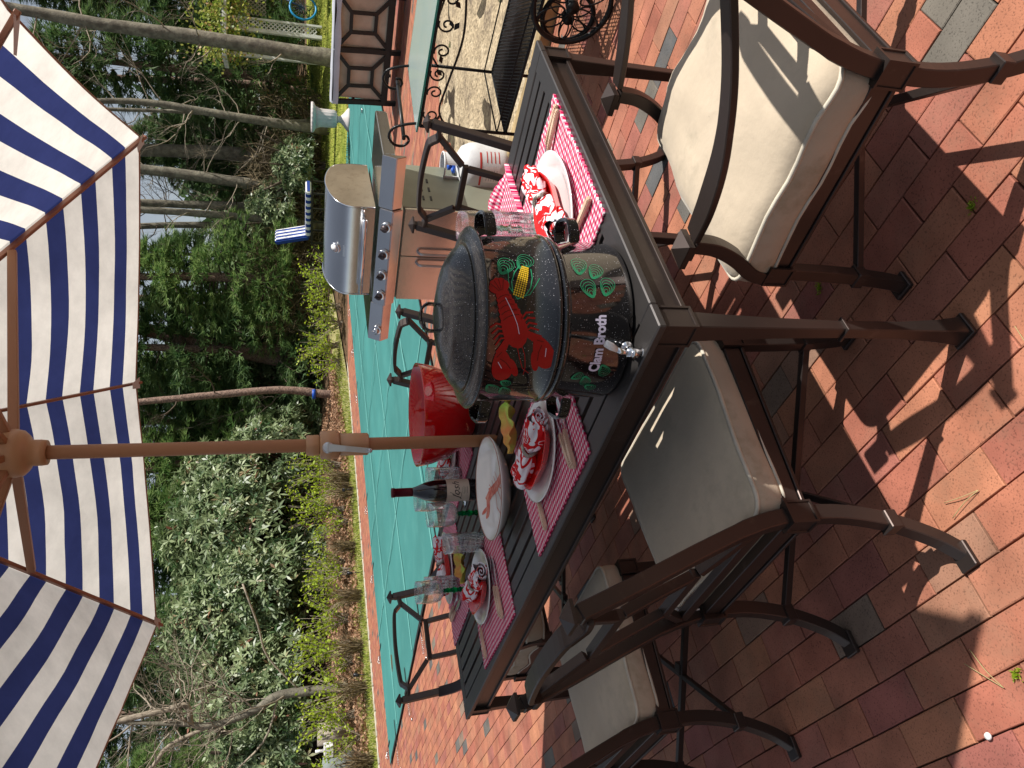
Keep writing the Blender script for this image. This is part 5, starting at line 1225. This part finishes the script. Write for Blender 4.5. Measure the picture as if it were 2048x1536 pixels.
# ---------------------------------------------------------------- vegetation
def push(x,y,smin):
    """nothing tall stands on the paving round the pool: keep it at least smin beyond the cover"""
    u=(x-P1.x)*PU.x+(y-P1.y)*PU.y; s_=sdist(x,y)
    if u>14.3 or s_>=smin: return 1.0
    return (smin+11.39)/(s_+11.39)
def unit(n): v=rng.normal(size=(n,3)); return v/np.linalg.norm(v,axis=1,keepdims=True)
def leaf_quads(cent,dirs,L,W,nrm=None,droop=0.):
    """pointed leaves: kite quads from cent along dirs"""
    n=len(cent); L=np.broadcast_to(np.asarray(L),(n,))[:,None]; W=np.broadcast_to(np.asarray(W),(n,))[:,None]
    if nrm is None: nrm=unit(n)
    sd=np.cross(dirs,nrm); sd/=np.linalg.norm(sd,axis=1,keepdims=True)+1e-9; up=np.cross(sd,dirs)
    a=cent; b=cent+dirs*L*.5+sd*W*.5+up*L*.04; c=cent+dirs*L-np.array([0,0,1])*droop*L; d=cent+dirs*L*.5-sd*W*.5+up*L*.04
    return np.stack([a,b,c,d],1).reshape(-1,3)
def needle_tris(cent,dirs,L,W,k,spread):
    n=len(cent); c=np.repeat(cent,k,0); d=np.repeat(dirs,k,0)+rng.normal(size=(n*k,3))*spread; d/=np.linalg.norm(d,axis=1,keepdims=True); s=np.cross(d,unit(n*k)); s/=np.linalg.norm(s,axis=1,keepdims=True)+1e-9
    LL=L*(.7+.6*rng.random((n*k,1))); v=np.stack([c-s*W/2,c+s*W/2,c+d*LL],1).reshape(-1,3); return v
def pine_crown(seed,R_=2.2,Hh=6.0,nb=110,z0=.4,name='pine_needle',Ln=.26,Wn=.030,tuft=34,kk=6,droop=.25,shape=1.):
    """sprays of needles on long drooping branches"""
    global rng; rng=np.random.default_rng(seed); C=[];D=[]; br=MB()
    for b in range(nb):
        t=rng.random()**.9; z=z0+(Hh-z0)*t; rad=R_*(1-t**1.5*.75*shape)*(.55+.5*rng.random()); a=rng.random()*2*math.pi
        n=tuft; s=np.linspace(.25,1,n); x=np.cos(a)*rad*s; y=np.sin(a)*rad*s; zz=z+rad*(.18*s-droop*s*s)
        side=(rng.random(n)-.5)*2*rad*.30*(.4+s*.7); px=x-np.sin(a)*side; py=y+np.cos(a)*side; pz=zz-.10*np.abs(side)+rng.normal(size=n)*.05
        C.append(np.stack([px,py,pz],1)); dd=np.stack([np.cos(a)*1.0-np.sin(a)*np.sign(side)*.6,np.sin(a)*1.0+np.cos(a)*np.sign(side)*.6,-.10+.3*rng.random(n)],1); D.append(dd/np.linalg.norm(dd,axis=1,keepdims=True))
        if b%2==0: br.tube([V(0,0,z-.05),V(math.cos(a)*rad*.5,math.sin(a)*rad*.5,z+rad*.06),V(math.cos(a)*rad*.95,math.sin(a)*rad*.95,z+rad*(.17-droop*.9))],[.03,.018,.006],4)
    C=np.concatenate(C);D=np.concatenate(D); v=needle_tris(C,D,Ln,Wn,kk,.38); nf=len(v)//3; rn=np.clip(np.repeat(rng.random(len(C)),kk)*.7+rng.random(nf)*.3,0,1)
    return fast_mesh('crown',v,nf,3,name,rn),br.mesh('branches','twig_dark')
def trunk_mesh(pts,rs,m,seg=10,sub=4,name='trunk',knob=.12):
    P=cr_(pts,sub); n=len(P); R2=[]
    for i in range(n):
        t=i/(n-1)*(len(rs)-1); k=min(int(t),len(rs)-2); R2.append(rs[k]*(1-(t-k))+rs[k+1]*(t-k))
    mb=MB(); mb.tube(P,R2,seg)
    for i,v in enumerate(mb.v): 
        c=P[min(i//seg,n-1)]; d=v-c; mb.v[i]=c+d*(1+knob*noise.noise(v*3.5)+knob*.5*noise.noise(v*11))
    return mb
def twigs(mb,start,direc,L,r,depth,rnd_,up=.12,seg=4,curl=.35):
    n=5; p=Vector(start); d=Vector(direc).normalized(); pts=[p.copy()]
    for k in range(n):
        d=(d+V(rnd_.uniform(-curl,curl),rnd_.uniform(-curl,curl),rnd_.uniform(-curl,curl)+up)).normalized(); p=p+d*L/n; pts.append(p.copy())
        if depth>0 and k>0:
            for q in range(rnd_.choice((1,1,2))):
                dd=(d+V(rnd_.uniform(-1,1),rnd_.uniform(-1,1),rnd_.uniform(-.6,.9))).normalized(); twigs(mb,p,dd,L*rnd_.uniform(.35,.6),r*(1-k/n)*.6,depth-1,rnd_,up,3,curl)
    mb.tube(pts,[r*(1-.75*k/n) for k in range(n+1)],seg,cap=False)
GT='bare and evergreen trees behind the pool'
def bare_tree(label,pts,rs,bark,tw=6,seed=0,twm='twig',extra=None,tl=1.8):
    k_=1.0 if 'crooked' in label else 1.3 if 'rising out' in label else push(pts[0][0],pts[0][1],4.4 if 'blue tape' in label else 6.2); pts=[(a*k_,b*k_,1.336+(c-1.336)*k_) for a,b,c in pts]; rs=[r_*k_ for r_ in rs]
    x,y,z=pts[0]; o=thing('bare_tree',label,'tree',(x,y,H(x,y)-.05),0,GT)
    z0=H(x,y)-.05; P=[V(a-x,b-y,c-z0) for a,b,c in pts]; P=[V(P[0].x,P[0].y,0)]+P[1:] if P[0].z>.05 else P
    d=(P[-1]-P[-2]).normalized(); P.append(P[-1]+d*3.0)
    rs=list(rs)+[rs[-1]*.6]
    tm=trunk_mesh(P,rs,bark); tm.build('trunk',bark,o)
    rd=random.Random(seed); mb=MB(); PP=cr_(P,6)
    for k in range(tw):
        q=PP[rd.randrange(len(PP)//4,len(PP))]; a=rd.random()*6.28; twigs(mb,q,V(math.cos(a),math.sin(a)*.6,rd.uniform(-.2,.7)),tl*rd.uniform(.5,1.2),.022,2,rd)
    if extra: extra(mb,rd)
    tag(mb.build('branches',twm,o),kind='stuff'); return o
bare_tree('thick grey lichened trunk at the far right, crossing in front of the white arbor',[(8.80,21,.3),(8.87,21,1.2),(8.98,21,3.62),(9.04,21,5.94),(9.2,21,8.1)],[.27,.20,.185,.165,.145,.12],'bark_grey',16,1)
bare_tree('pale slightly curved trunk leaning between the urn and the big grey trunk',[(7.51,23,.4),(7.67,23,2.78),(7.87,23,5.14),(7.75,23,6.9)],[.15,.12,.09,.07],'bark_grey',13,2)
bare_tree('thin dark trunk just behind the pale curved trunk near the urn',[(7.95,23.5,.4),(7.83,23.5,1.69),(7.88,23.5,3.9),(7.74,23.5,6.5)],[.09,.07,.06,.05],'bark_grey',10,3)
bare_tree('straight grey trunk left of the urn, outer one of a pair',[(7.47,26,.6),(7.49,26,3.58),(7.38,26,6.0)],[.25,.22,.2],'bark_grey',12,4)
bare_tree('grey trunk leaning left above the grill hood',[(6.05,25,.5),(6.12,25,1.12),(6.36,25,3.35),(6.48,25,4.92),(6.56,25,6.2)],[.2,.2,.17,.16,.15],'bark_grey',12,5)
bare_tree('slim pale trunk directly above the striped lounger',[(4.9,24,.4),(5.06,24,3.42),(5.1,24,5.8)],[.14,.11,.10],'bark_grey',12,6)
bare_tree('dark slim trunk close right of the slim pale trunk',[(5.87,26,.6),(5.77,26,4.19),(5.73,26,6.08)],[.16,.13,.12],'bark_grey',10,7,'twig_dark')
bare_tree('dark slim trunk close left of the slim pale trunk',[(5.41,27,.6),(5.33,27,4.3),(5.18,27,6.26)],[.13,.11,.10],'bark_grey',10,8,'twig_dark')
bare_tree('rough reddish pine trunk right of the umbrella pole with blue tape near its foot',[(-.2,17.5,.2),(-.2,17.5,.67),(-.1,17.5,1.63),(-.2,17.5,2.97),(-.35,17.5,4.6)],[.10,.092,.085,.078,.07],'bark_pine',6,9,'twig_dark')
bt=[o for o in COL.objects if o.name.startswith('bare_tree') and o.parent is None][-1]; MB().tube([V(0,0,.50),V(0,0,.60)],.15,14).build('tape_band','blue_tape',bt)
bare_tree('thick pale trunk rising out of the laurel left of the umbrella pole',[(-5.5,19,.3),(-5.39,19,.99),(-5.13,19,2.92),(-5.0,19,4.48)],[.21,.20,.19,.18],'bark_grey',8,10)
bare_tree('dark straight trunk in the shade behind the bright pine',[(.42,22,.3),(1.0,22,3),(1.55,22,5.36)],[.22,.2,.18],'bark_pine',5,11,'twig_dark')
for k,(x,y,lb) in enumerate(((2.9,27,'shaded trunk deep in the wood behind the bright pine'),(-2.6,26,'thin shaded trunk deep in the wood left of the pole'),(-8.3,25,'shaded trunk deep in the wood at the far left'),(10.8,29,'shaded trunk deep in the wood behind the arbor'),(9.7,31,'thin shaded trunk behind the arbor, further back'),(-4.2,28,'shaded trunk behind the laurel, furthest back'))):
    bare_tree(lb,[(x,y,.6),(x+.1,y,3),(x-.1,y,7)],[.16,.14,.11],'bark_pine',5,30+k,'twig_dark')
# crooked small tree at the left
KT=16.6/17; CX,CY=-6.62*KT,17.0*KT; CZ=H(CX,CY)-.05
def WT(x,y,z): return (x*KT,y*KT,1.336+(z-1.336)*KT)
def crook(mb,rd):
    for k in range(40):
        q=V(rd.uniform(-.7,.2),rd.uniform(-.3,.3),rd.uniform(2.2,3.9)); a=rd.random()*6.28; twigs(mb,q,V(math.cos(a),math.sin(a)*.4,rd.uniform(-.3,.9)),rd.uniform(.7,1.9),.018,2,rd,curl=.6)
    def W3(x,z): return V(x*KT-CX,0,1.336+(z-1.336)*KT-CZ)
    mb.tube(cr_([W3(-7.1,2.97),W3(-7.06,3.40),W3(-6.65,3.50),W3(-6.68,3.93),W3(-6.84,5.1)],4),.06,6)
    mb.tube(cr_([W3(-7.1,2.97),W3(-7.41,3.83),W3(-7.84,4.2),W3(-8.2,4.8)],4),.042,6)
    mb.tube(cr_([W3(-6.64,1.2),W3(-5.8,1.9),W3(-5.1,2.1),W3(-4.2,2.4)],4),.022,5); mb.tube(cr_([W3(-6.7,1.7),W3(-7.6,2.0),W3(-8.4,2.9)],4),.022,5)
bare_tree('crooked bare small tree with tangled twigs at the left in front of the laurel',[WT(-6.62,17,.4),WT(-6.64,17,.53),WT(-6.64,17,1.65),WT(-6.9,17,2.17),WT(-7.11,17,2.97),WT(-7.0,17,3.67)],[.12,.11,.095,.085,.07,.05],'bark_grey',10,20,'twig',crook,1.4)

# evergreens
GE='evergreen trees of the wood behind the pool'
pm=[pine_crown(1,2.3,6.4,150),pine_crown(2,2.0,6.0,130,droop=.40),pine_crown(3,2.6,8.5,170,.2,'dark_needle',.30,.036,36,6,.35)]
tmesh=trunk_mesh([V(0,0,0),V(.05,0,3),V(0,.05,6),V(.05,0,9)],[.16,.13,.09,.03],'bark_pine').mesh('trunk','bark_pine')
def pine(x,y,k,s,rz,label,sz=1.0,dz=0):
    k_=push(x,y,8.4); x*=k_; y*=k_; s*=k_; dz*=k_
    o=thing('pine_tree',label,'tree',(x,y,H(x,y)-.05+dz),rz,GE); o.scale=(s,s,s*sz)
    t_=link('trunk',tmesh,o); c_=link('crown',pm[k][0],o); link('branches',pm[k][1],t_); return o
PIN=[(3.25,24.6,0,1.05,.3,'bright feathery pine hanging above and left of the grill hood',.9,.35),
(-1.9,20.0,0,.9,2.0,'light green feathery pine just left of the umbrella pole',.95,.3),(.2,21.5,1,.85,4.0,'light green feathery pine behind the rough red trunk',1,.2),
(-3.6,21.8,1,1.0,1.0,'feathery pine above the laurel left of the pole',1,.2),(-6.9,21.5,2,.9,.5,'dark pine behind the thick pale trunk',1,0),(-8.7,18.5,1,.8,3.3,'bright pine at the far left behind the crooked tree',.9,0),
(9.9,25.5,2,1.0,2.2,'dark evergreen behind the arbor, right of the big grey trunk',1.05,.4),(8.0,28,2,.85,5.,'dark evergreen between the grey trunks at the right',.9,0),(12.6,26,2,1.05,1.2,'dark evergreen at the far right above the arbor',1,.4),
(5.0,31,2,.9,.2,'small dark evergreen behind the slim pale trunk',.7,0),(1.2,25.5,2,1.05,3.1,'dark evergreen deep behind the bright pine',1,0),(-1.2,27,2,1.0,4.4,'dark evergreen deep behind the umbrella pole',1,0),
(-4.8,26,2,1.1,2.9,'dark evergreen deep behind the laurel',1,0),(-9.6,24.5,2,1.1,.9,'dark evergreen deep at the far left',1,0),(-11.5,20.5,1,1.0,.9,'pine at the far left edge of the wood',1,0)]
for (x,y,k,s,rz,lb,sz,dz) in PIN: pine(x,y,k,s,rz,lb,sz,dz)

# laurel / rhododendron
def laurel_mesh(seed,rx,ry,rz_,nw=1500,name='laurel_leaf',L=.20,W=.058,lo=-.3):
    global rng; rng=np.random.default_rng(seed); d=unit(nw*2); d=d[d[:,2]>lo][:nw]; n=len(d)
    wob=np.array([1+.22*noise.noise(Vector(q)*2.3)+.12*noise.noise(Vector(q)*6) for q in d]); shell=(.55+.45*rng.random(n)**.45)*wob
    c=d*np.array([rx,ry,rz_])*shell[:,None]; ax=d*np.array([1,1,.6])+np.array([0,0,.45])+rng.normal(size=(n,3))*.25; ax/=np.linalg.norm(ax,axis=1,keepdims=True)
    k=6; C=np.repeat(c+rng.normal(size=c.shape)*.05,k,0); A=np.repeat(ax,k,0); t=np.tile(np.arange(k)*2*math.pi/k,n)+np.repeat(rng.random(n)*6,k); e1=np.cross(A,unit(n*k)*.0+np.array([.3,.5,.81])); e1/=np.linalg.norm(e1,axis=1,keepdims=True); e2=np.cross(A,e1)
    out=e1*np.cos(t)[:,None]+e2*np.sin(t)[:,None]; up=rng.uniform(-.25,1.3,(n*k,1)); D=out+A*up; D/=np.linalg.norm(D,axis=1,keepdims=True); Nn=A-D*(A*D).sum(1,keepdims=True); Nn/=np.linalg.norm(Nn,axis=1,keepdims=True)+1e-9
    v=leaf_quads(C,D,L*rng.uniform(.7,1.15,n*k),W*rng.uniform(.8,1.1,n*k),Nn,.12); rn=np.clip(np.repeat(rng.random(n),k)*.75+rng.random(n*k)*.25,0,1); return fast_mesh('foliage',v,n*k,4,name,rn)
def stems_mesh(seed,rx,rz_,n,m='twig_dark'):
    rd=random.Random(seed); mb=MB()
    for k in range(n): a=rd.random()*6.28; mb.tube(cr_([V(rd.uniform(-.2,.2),rd.uniform(-.2,.2),0),V(math.cos(a)*rx*.35,math.sin(a)*rx*.35,rz_*.5),V(math.cos(a)*rx*.75,math.sin(a)*rx*.75,rz_*rd.uniform(.75,1.2))],3),[.035,.03,.028,.022,.018,.014,.01][:1]*7,5,cap=False)
    return mb.mesh('stems',m)
LM=[laurel_mesh(5,1.7,1.4,1.75,1700),laurel_mesh(6,1.5,1.3,1.5,1350),laurel_mesh(8,1.1,1.0,1.0,750)]; LSm=stems_mesh(4,1.3,2.0,9)
GL='glossy leaved laurels in the far bed'
def laurel(x,y,z,k,s,rz,label,dark=False):
    k_=push(x,y,7.3); x*=k_; y*=k_; s*=k_; z=1.336+(z-1.336)*k_
    g=H(x,y); o=thing('laurel_shrub',label,'shrub',(x,y,g),rz,GL); o.scale=(s,)*3; f_=link('foliage',LM[k],o,(0,0,(z-g)/s)); link('stems',LSm,o); return o
for a in ((-1.9,17.4,1.55,1,.9,.2,'laurel shrub just left of the umbrella pole, top meeting the pine'),(-3.3,17.3,2.2,0,1.0,1.4,'tallest laurel left of the pole, reaching the umbrella edge'),(-4.9,17.2,1.9,0,.95,2.8,'dense laurel in front of the thick pale trunk'),(-6.4,16.8,1.7,0,.95,4.1,'laurel behind the crooked bare tree'),(-7.9,16.4,1.5,1,1.0,5.2,'laurel at the far left edge'),(-3.9,16.4,1.0,2,.9,.6,'low laurel beneath the tallest laurel'),(-2.6,18.9,2.6,1,.95,3.9,'laurel behind the tallest laurel, nearest the pole'),(-5.6,18.3,2.7,1,1.0,3.2,'laurel high up behind the crooked tree'),
 (1.2,27.5,1.6,2,1.3,.3,'small laurel behind the grill hood'),(5.3,24.6,1.6,2,1.0,2.2,'small laurel above the striped lounger'),(6.6,23.6,1.0,2,.85,4.,'small laurel left of the urn'),(2.2,22.4,1.3,2,1.0,1.2,'small laurel below the bright pine'),(.6,19.3,.9,2,.75,5.,'small laurel right of the rough red trunk'),(-.9,18.6,.9,2,.7,2.,'small laurel at the foot of the rough red trunk')): laurel(*a)

# yellow-green budding shrubs along the bed
def bud_shrub(seed,n=26,h=.95,sp=.55):
    global rng; rd=random.Random(seed); rng=np.random.default_rng(seed); mb=MB(); C=[];D=[]
    for k in range(n):
        a=rd.random()*6.28; l=rd.uniform(.6,1.)*h; P=cr_([V(rd.uniform(-.08,.08),rd.uniform(-.08,.08),0),V(math.cos(a)*sp*.3,math.sin(a)*sp*.3,l*.45),V(math.cos(a)*sp*rd.uniform(.5,1),math.sin(a)*sp*rd.uniform(.5,1),l)],5); mb.tube(P,[.007]*6+[.004]*(len(P)-6),3,cap=False)
        for q in P[3:]:
            for _ in range(rd.choice((0,1,2,3))): C.append(tuple(q+V(rd.gauss(0,.035),rd.gauss(0,.035),rd.gauss(0,.035))))
    C=np.array(C); n=len(C); D=unit(n); D[:,2]=np.abs(D[:,2]); v=leaf_quads(C,D,.068,.044); return fast_mesh('leaves',v,n,4,'spring_leaf',rng.random(n)),mb.mesh('stems','twig')
BS=[bud_shrub(1),bud_shrub(2,22,.8,.6),bud_shrub(3,30,1.1,.5)]
names=['leftmost','second from the left','third from the left','fourth from the left','fifth from the left','sixth from the left','seventh from the left','eighth from the left','ninth from the left','tenth from the left','eleventh from the left','twelfth from the left','thirteenth from the left','fourteenth from the left','fifteenth from the left','sixteenth from the left','sixth from the right','fifth from the right','fourth from the right','third from the right','second from the right','rightmost']
k=0
for i in range(22):
    u=-2.4+i*.56+rr.uniform(-.15,.15); s=3.6+rr.uniform(-.2,1.0); p=P1+PU*u+PN*s
    o=thing('budding_shrub','twiggy shrub with yellow green new leaves along the bed, '+names[i],'shrub',(p.x,p.y,H(p.x,p.y)),rr.random()*6,'budding shrubs along the far bed'); o.scale=(rr.uniform(.95,1.3),)*3; b_=BS[i%3]; link('stems',b_[1],o); link('leaves',b_[0],o)
for i in range(6):
    x=.6+i*.5; y=20.6+.25*(i%2)+rr.uniform(-.2,.2); o=thing('budding_shrub','low yellow green shrub behind the far right paving, '+['leftmost','second from the left','third from the left','fourth from the left','fifth from the left','rightmost'][i],'shrub',(x,y,H(x,y)),rr.random()*6,'budding shrubs behind the far paving'); o.scale=(1.2,1.2,1.0); b_=BS[(i+1)%3]; link('stems',b_[1],o); link('leaves',b_[0],o)
# dry ornamental grass tufts at the edge of the bed
def tuft(seed):
    global rng; rng=np.random.default_rng(seed); n=150; a=rng.random(n)*6.28; l=rng.uniform(.3,.75,n); o_=rng.uniform(.15,.55,n); c=np.stack([rng.normal(0,.05,n),rng.normal(0,.05,n),np.zeros(n)],1)
    m_=c+np.stack([np.cos(a)*o_*.35,np.sin(a)*o_*.35,l*.7],1); e_=c+np.stack([np.cos(a)*o_,np.sin(a)*o_,l],1); s_=np.stack([-np.sin(a),np.cos(a),np.zeros(n)],1)*.006
    q=np.stack([c-s_,c+s_,m_+s_,m_-s_],1).reshape(-1,3); q2=np.stack([m_-s_,m_+s_,e_+s_*.2,e_-s_*.2],1).reshape(-1,3); return fast_mesh('blades',np.concatenate([q,q2]),2*n,4,'dry_twig_mass',rng.random(2*n))
TM=[tuft(1),tuft(2)]
for i in range(9):
    p=P1+PU*(-1.5+i*1.15+rr.uniform(-.3,.3))+PN*(2.75+rr.uniform(-.2,.5)); o=thing('dry_grass_tuft','straw coloured dry grass tuft at the far bed edge, '+['leftmost','second from the left','third from the left','fourth from the left','middle one','fourth from the right','third from the right','second from the right','rightmost'][i],'grass tuft',(p.x,p.y,H(p.x,p.y)-.01),rr.random()*6,'dry grass tufts along the bed edge'); link('blades',TM[i%2],o)
# ivy on the arbor
rng=np.random.default_rng(44); n=2600; c=np.stack([rng.uniform(-.25,2.3,n),rng.normal(-.1,.35,n),2.75+.35*rng.normal(size=n)*1.0],1); c[:,2]-= (rng.random(n)<.35)*rng.random(n)*.7
v=leaf_quads(c,unit(n),.10,.08); me=fast_mesh('ivy_leaves',v,n,4,'vine_leaf',rng.random(n)); o=thing('ivy','yellow green ivy spilling over the arbor roof','ivy',(9.3,22.6,az0)); link('leaves',me,o)
mb=MB(); rd=random.Random(5)
for k in range(14): twigs(mb,V(rd.uniform(0,2.2),0,2.7),V(rd.uniform(-1,1),-.3,rd.uniform(-1,.6)),.8,.012,1,rd)
mb.build('vines','twig',o)
# brown tangled dry brush behind the urn and grill (countless stems)
rng=np.random.default_rng(9); n=9000; c=np.stack([rng.uniform(1.5,9.0,n),rng.uniform(23.8,26.5,n),np.zeros(n)],1); c[:,2]=[H(x,y) for x,y in c[:,:2]]; c[:,2]+=rng.random(n)**1.3*2.1*(.5+.5*np.abs(np.sin(c[:,0]*1.1+.6)))
d=unit(n); d[:,2]=np.abs(d[:,2])+.2; d/=np.linalg.norm(d,axis=1,keepdims=True); s=np.cross(d,unit(n)); s/=np.linalg.norm(s,axis=1,keepdims=True); L=rng.uniform(.25,.9,(n,1)); bend=unit(n)*.12
w_=.010; q=np.stack([c-s*w_,c+s*w_,c+d*L*.5+bend+s*w_*.8,c+d*L*.5+bend-s*w_*.8],1); q2=np.stack([c+d*L*.5+bend-s*w_*.8,c+d*L*.5+bend+s*w_*.8,c+d*L+s*w_*.3-bend*.5,c+d*L-s*w_*.3-bend*.5],1); v=np.concatenate([q.reshape(-1,3),q2.reshape(-1,3)])
tag(link('dry_brush',fast_mesh('dry_brush',v,2*n,4,'dry_twig_mass',rng.random(2*n))),'tangle of dry brown brush in front of the wood behind the urn and grill','brush',kind='stuff')
# dead leaves over the bed
n=26000; u=rng.uniform(-6,12,n); s=3.2+rng.random(n)**1.2*5.0; p=np.array([[P1.x,P1.y]])+u[:,None]*np.array([[PU.x,PU.y]])+s[:,None]*np.array([[PN.x,PN.y]])
c=np.stack([p[:,0],p[:,1],np.array([H(x,y) for x,y in p])+.015+.03*rng.random(n)],1); d=unit(n); d[:,2]*=.4; v=leaf_quads(c,d/np.linalg.norm(d,axis=1,keepdims=True),.085,.055)
tag(link('dead_leaves',fast_mesh('dead_leaves',v,n,4,'dead_leaf',rng.random(n))),'brown fallen leaves covering the far planting bed','leaves',kind='stuff')
# grass blades on bed strip and lawn
n=26000; h_=n//2; u=rng.uniform(-6,12,h_); s=rng.uniform(2.15,3.75,h_); p=np.array([[P1.x,P1.y]])+u[:,None]*np.array([[PU.x,PU.y]])+s[:,None]*np.array([[PN.x,PN.y]]); p2=np.stack([rng.uniform(3.5,16,h_),rng.uniform(18.6,27,h_)],1); p=np.concatenate([p,p2])
c=np.stack([p[:,0],p[:,1],np.array([H(x,y) for x,y in p])-.01],1); d=rng.normal(size=(n,3))*.35; d[:,2]=1; d/=np.linalg.norm(d,axis=1,keepdims=True); v=leaf_quads(c,d,.07*rng.uniform(.5,1.4,n),.016)
tag(link('grass',fast_mesh('grass',v,n,4,'grass_blade',rng.random(n))),'short grass on the lawn and along the bed','grass',kind='stuff')
# far wood: leafy masses closing the view low down, thinning upwards
n=60000; x=rng.uniform(-28,30,n); y=rng.uniform(29,44,n); top=5.2+2.2*np.array([noise.noise(V(a*.16,2,0)) for a in x])-1.6*((x>3)&(x<9)); z=.5+rng.random(n)**.85*top
gap=(x>11.2)&(x<15.5)&(z<3.0)
c=np.stack([x,y,z],1)[~gap]; n=len(c); d=unit(n); v=leaf_quads(c,d,.62,.24); cl=np.array([.5+.5*noise.noise(Vector(q)*.45) for q in c]); tag(link('far_wood',fast_mesh('far_wood',v,n,4,'dark_needle',np.clip(cl*.7+rng.random(n)*.4,0,1))),'far evergreen wood closing off the garden','wood',kind='stuff')
# fine bare twigs high in the far wood
mb=MB(); rd=random.Random(77)
for k in range(70):
    x=rd.uniform(-13,15); y=rd.uniform(24,30); twigs(mb,V(x,y,rd.uniform(1.5,6.5)),V(rd.uniform(-1,1),0,rd.uniform(.2,1)),rd.uniform(1.2,2.6),.018,2,rd)
tag(mb.build('twig_haze','twig'),'mesh of fine bare twigs against the sky','twigs',kind='stuff')

# ---------------------------------------------------------------- small things on the paving
def ground_at(x,y): return (x,y,.001)
for k,(x,y,rz,lb) in enumerate(((.03,1.08,.4,'dry pine needle pair on the bricks by the table foot'),(-.22,1.215,2.2,'pair of dry grass blades on sunlit bricks near the camera'),(-.60,1.16,1.2,'single dry grass blade beside the small green weed'))):
    o=thing('dry_pine_needles',lb,'pine needles',(x,y,.002),rz); 
    for j in (-1,1): MB().tube(cr_([(0,0,.002),(.04,.006*j,.006),(.09,.018*j,.003)],5),.0009,4).build('needle','dry_blade',o)
for k,(x,y,lb) in enumerate(((-.565,1.135,'small green weed in a brick joint near the camera'),(.36,1.23,'tiny green sprout in the joint under the armchair'),(.25,1.70,'tiny green weed under the table by the armchair leg'),(-2.45,4.05,'small green weed on the far left sunlit bricks'))):
    rng=np.random.default_rng(k); n=60; c=np.stack([rng.normal(0,.007,n),rng.normal(0,.004,n),rng.random(n)*.004],1); d=rng.normal(size=(n,3))*.6; d[:,2]=.7; d/=np.linalg.norm(d,axis=1,keepdims=True); v=leaf_quads(c,d,.011,.003); me=fast_mesh('weed',v,n,4,'spring_leaf',rng.random(n)*.6)
    tag(link('weed',me,None,(x,y,-.004)),lb,'weed','weeds in the brick joints')
tag(MB().lathe([(0,0),(.006,.001),(.008,.005),(.006,.009),(0,.010)],12).build('pebble','pebble',None,loc=(-.71,1.195,0)),'small white pebble on the bricks near the camera','pebble')

# moss filling stretches of the brick joints near the camera
rng=np.random.default_rng(5); C=[]
for (i,a0,a1) in ((6,.62,.80),(3,.72,.95),(9,1.0,1.2),(12,.9,1.02),(5,1.35,1.42),(14,1.55,1.75),(2,1.0,1.1),(20,1.1,1.5)):
    n_=C0+(i-.5)*CW-CW/2
    for k in range(int((a1-a0)*1400)):
        a_=rng.uniform(a0,a1); p=NM*(C0+i*CW+rng.normal()*.0013)+AL*a_; C.append((p.x,p.y,-.004))
C=np.array(C); d=rng.normal(size=(len(C),3))*.7; d[:,2]=.6; d/=np.linalg.norm(d,axis=1,keepdims=True)
tag(link('joint_moss',fast_mesh('joint_moss',leaf_quads(C,d,.0055,.003),len(C),4,'grass_blade',rng.random(len(C))*.7)),'green moss in the brick joints near the camera','moss',kind='stuff')
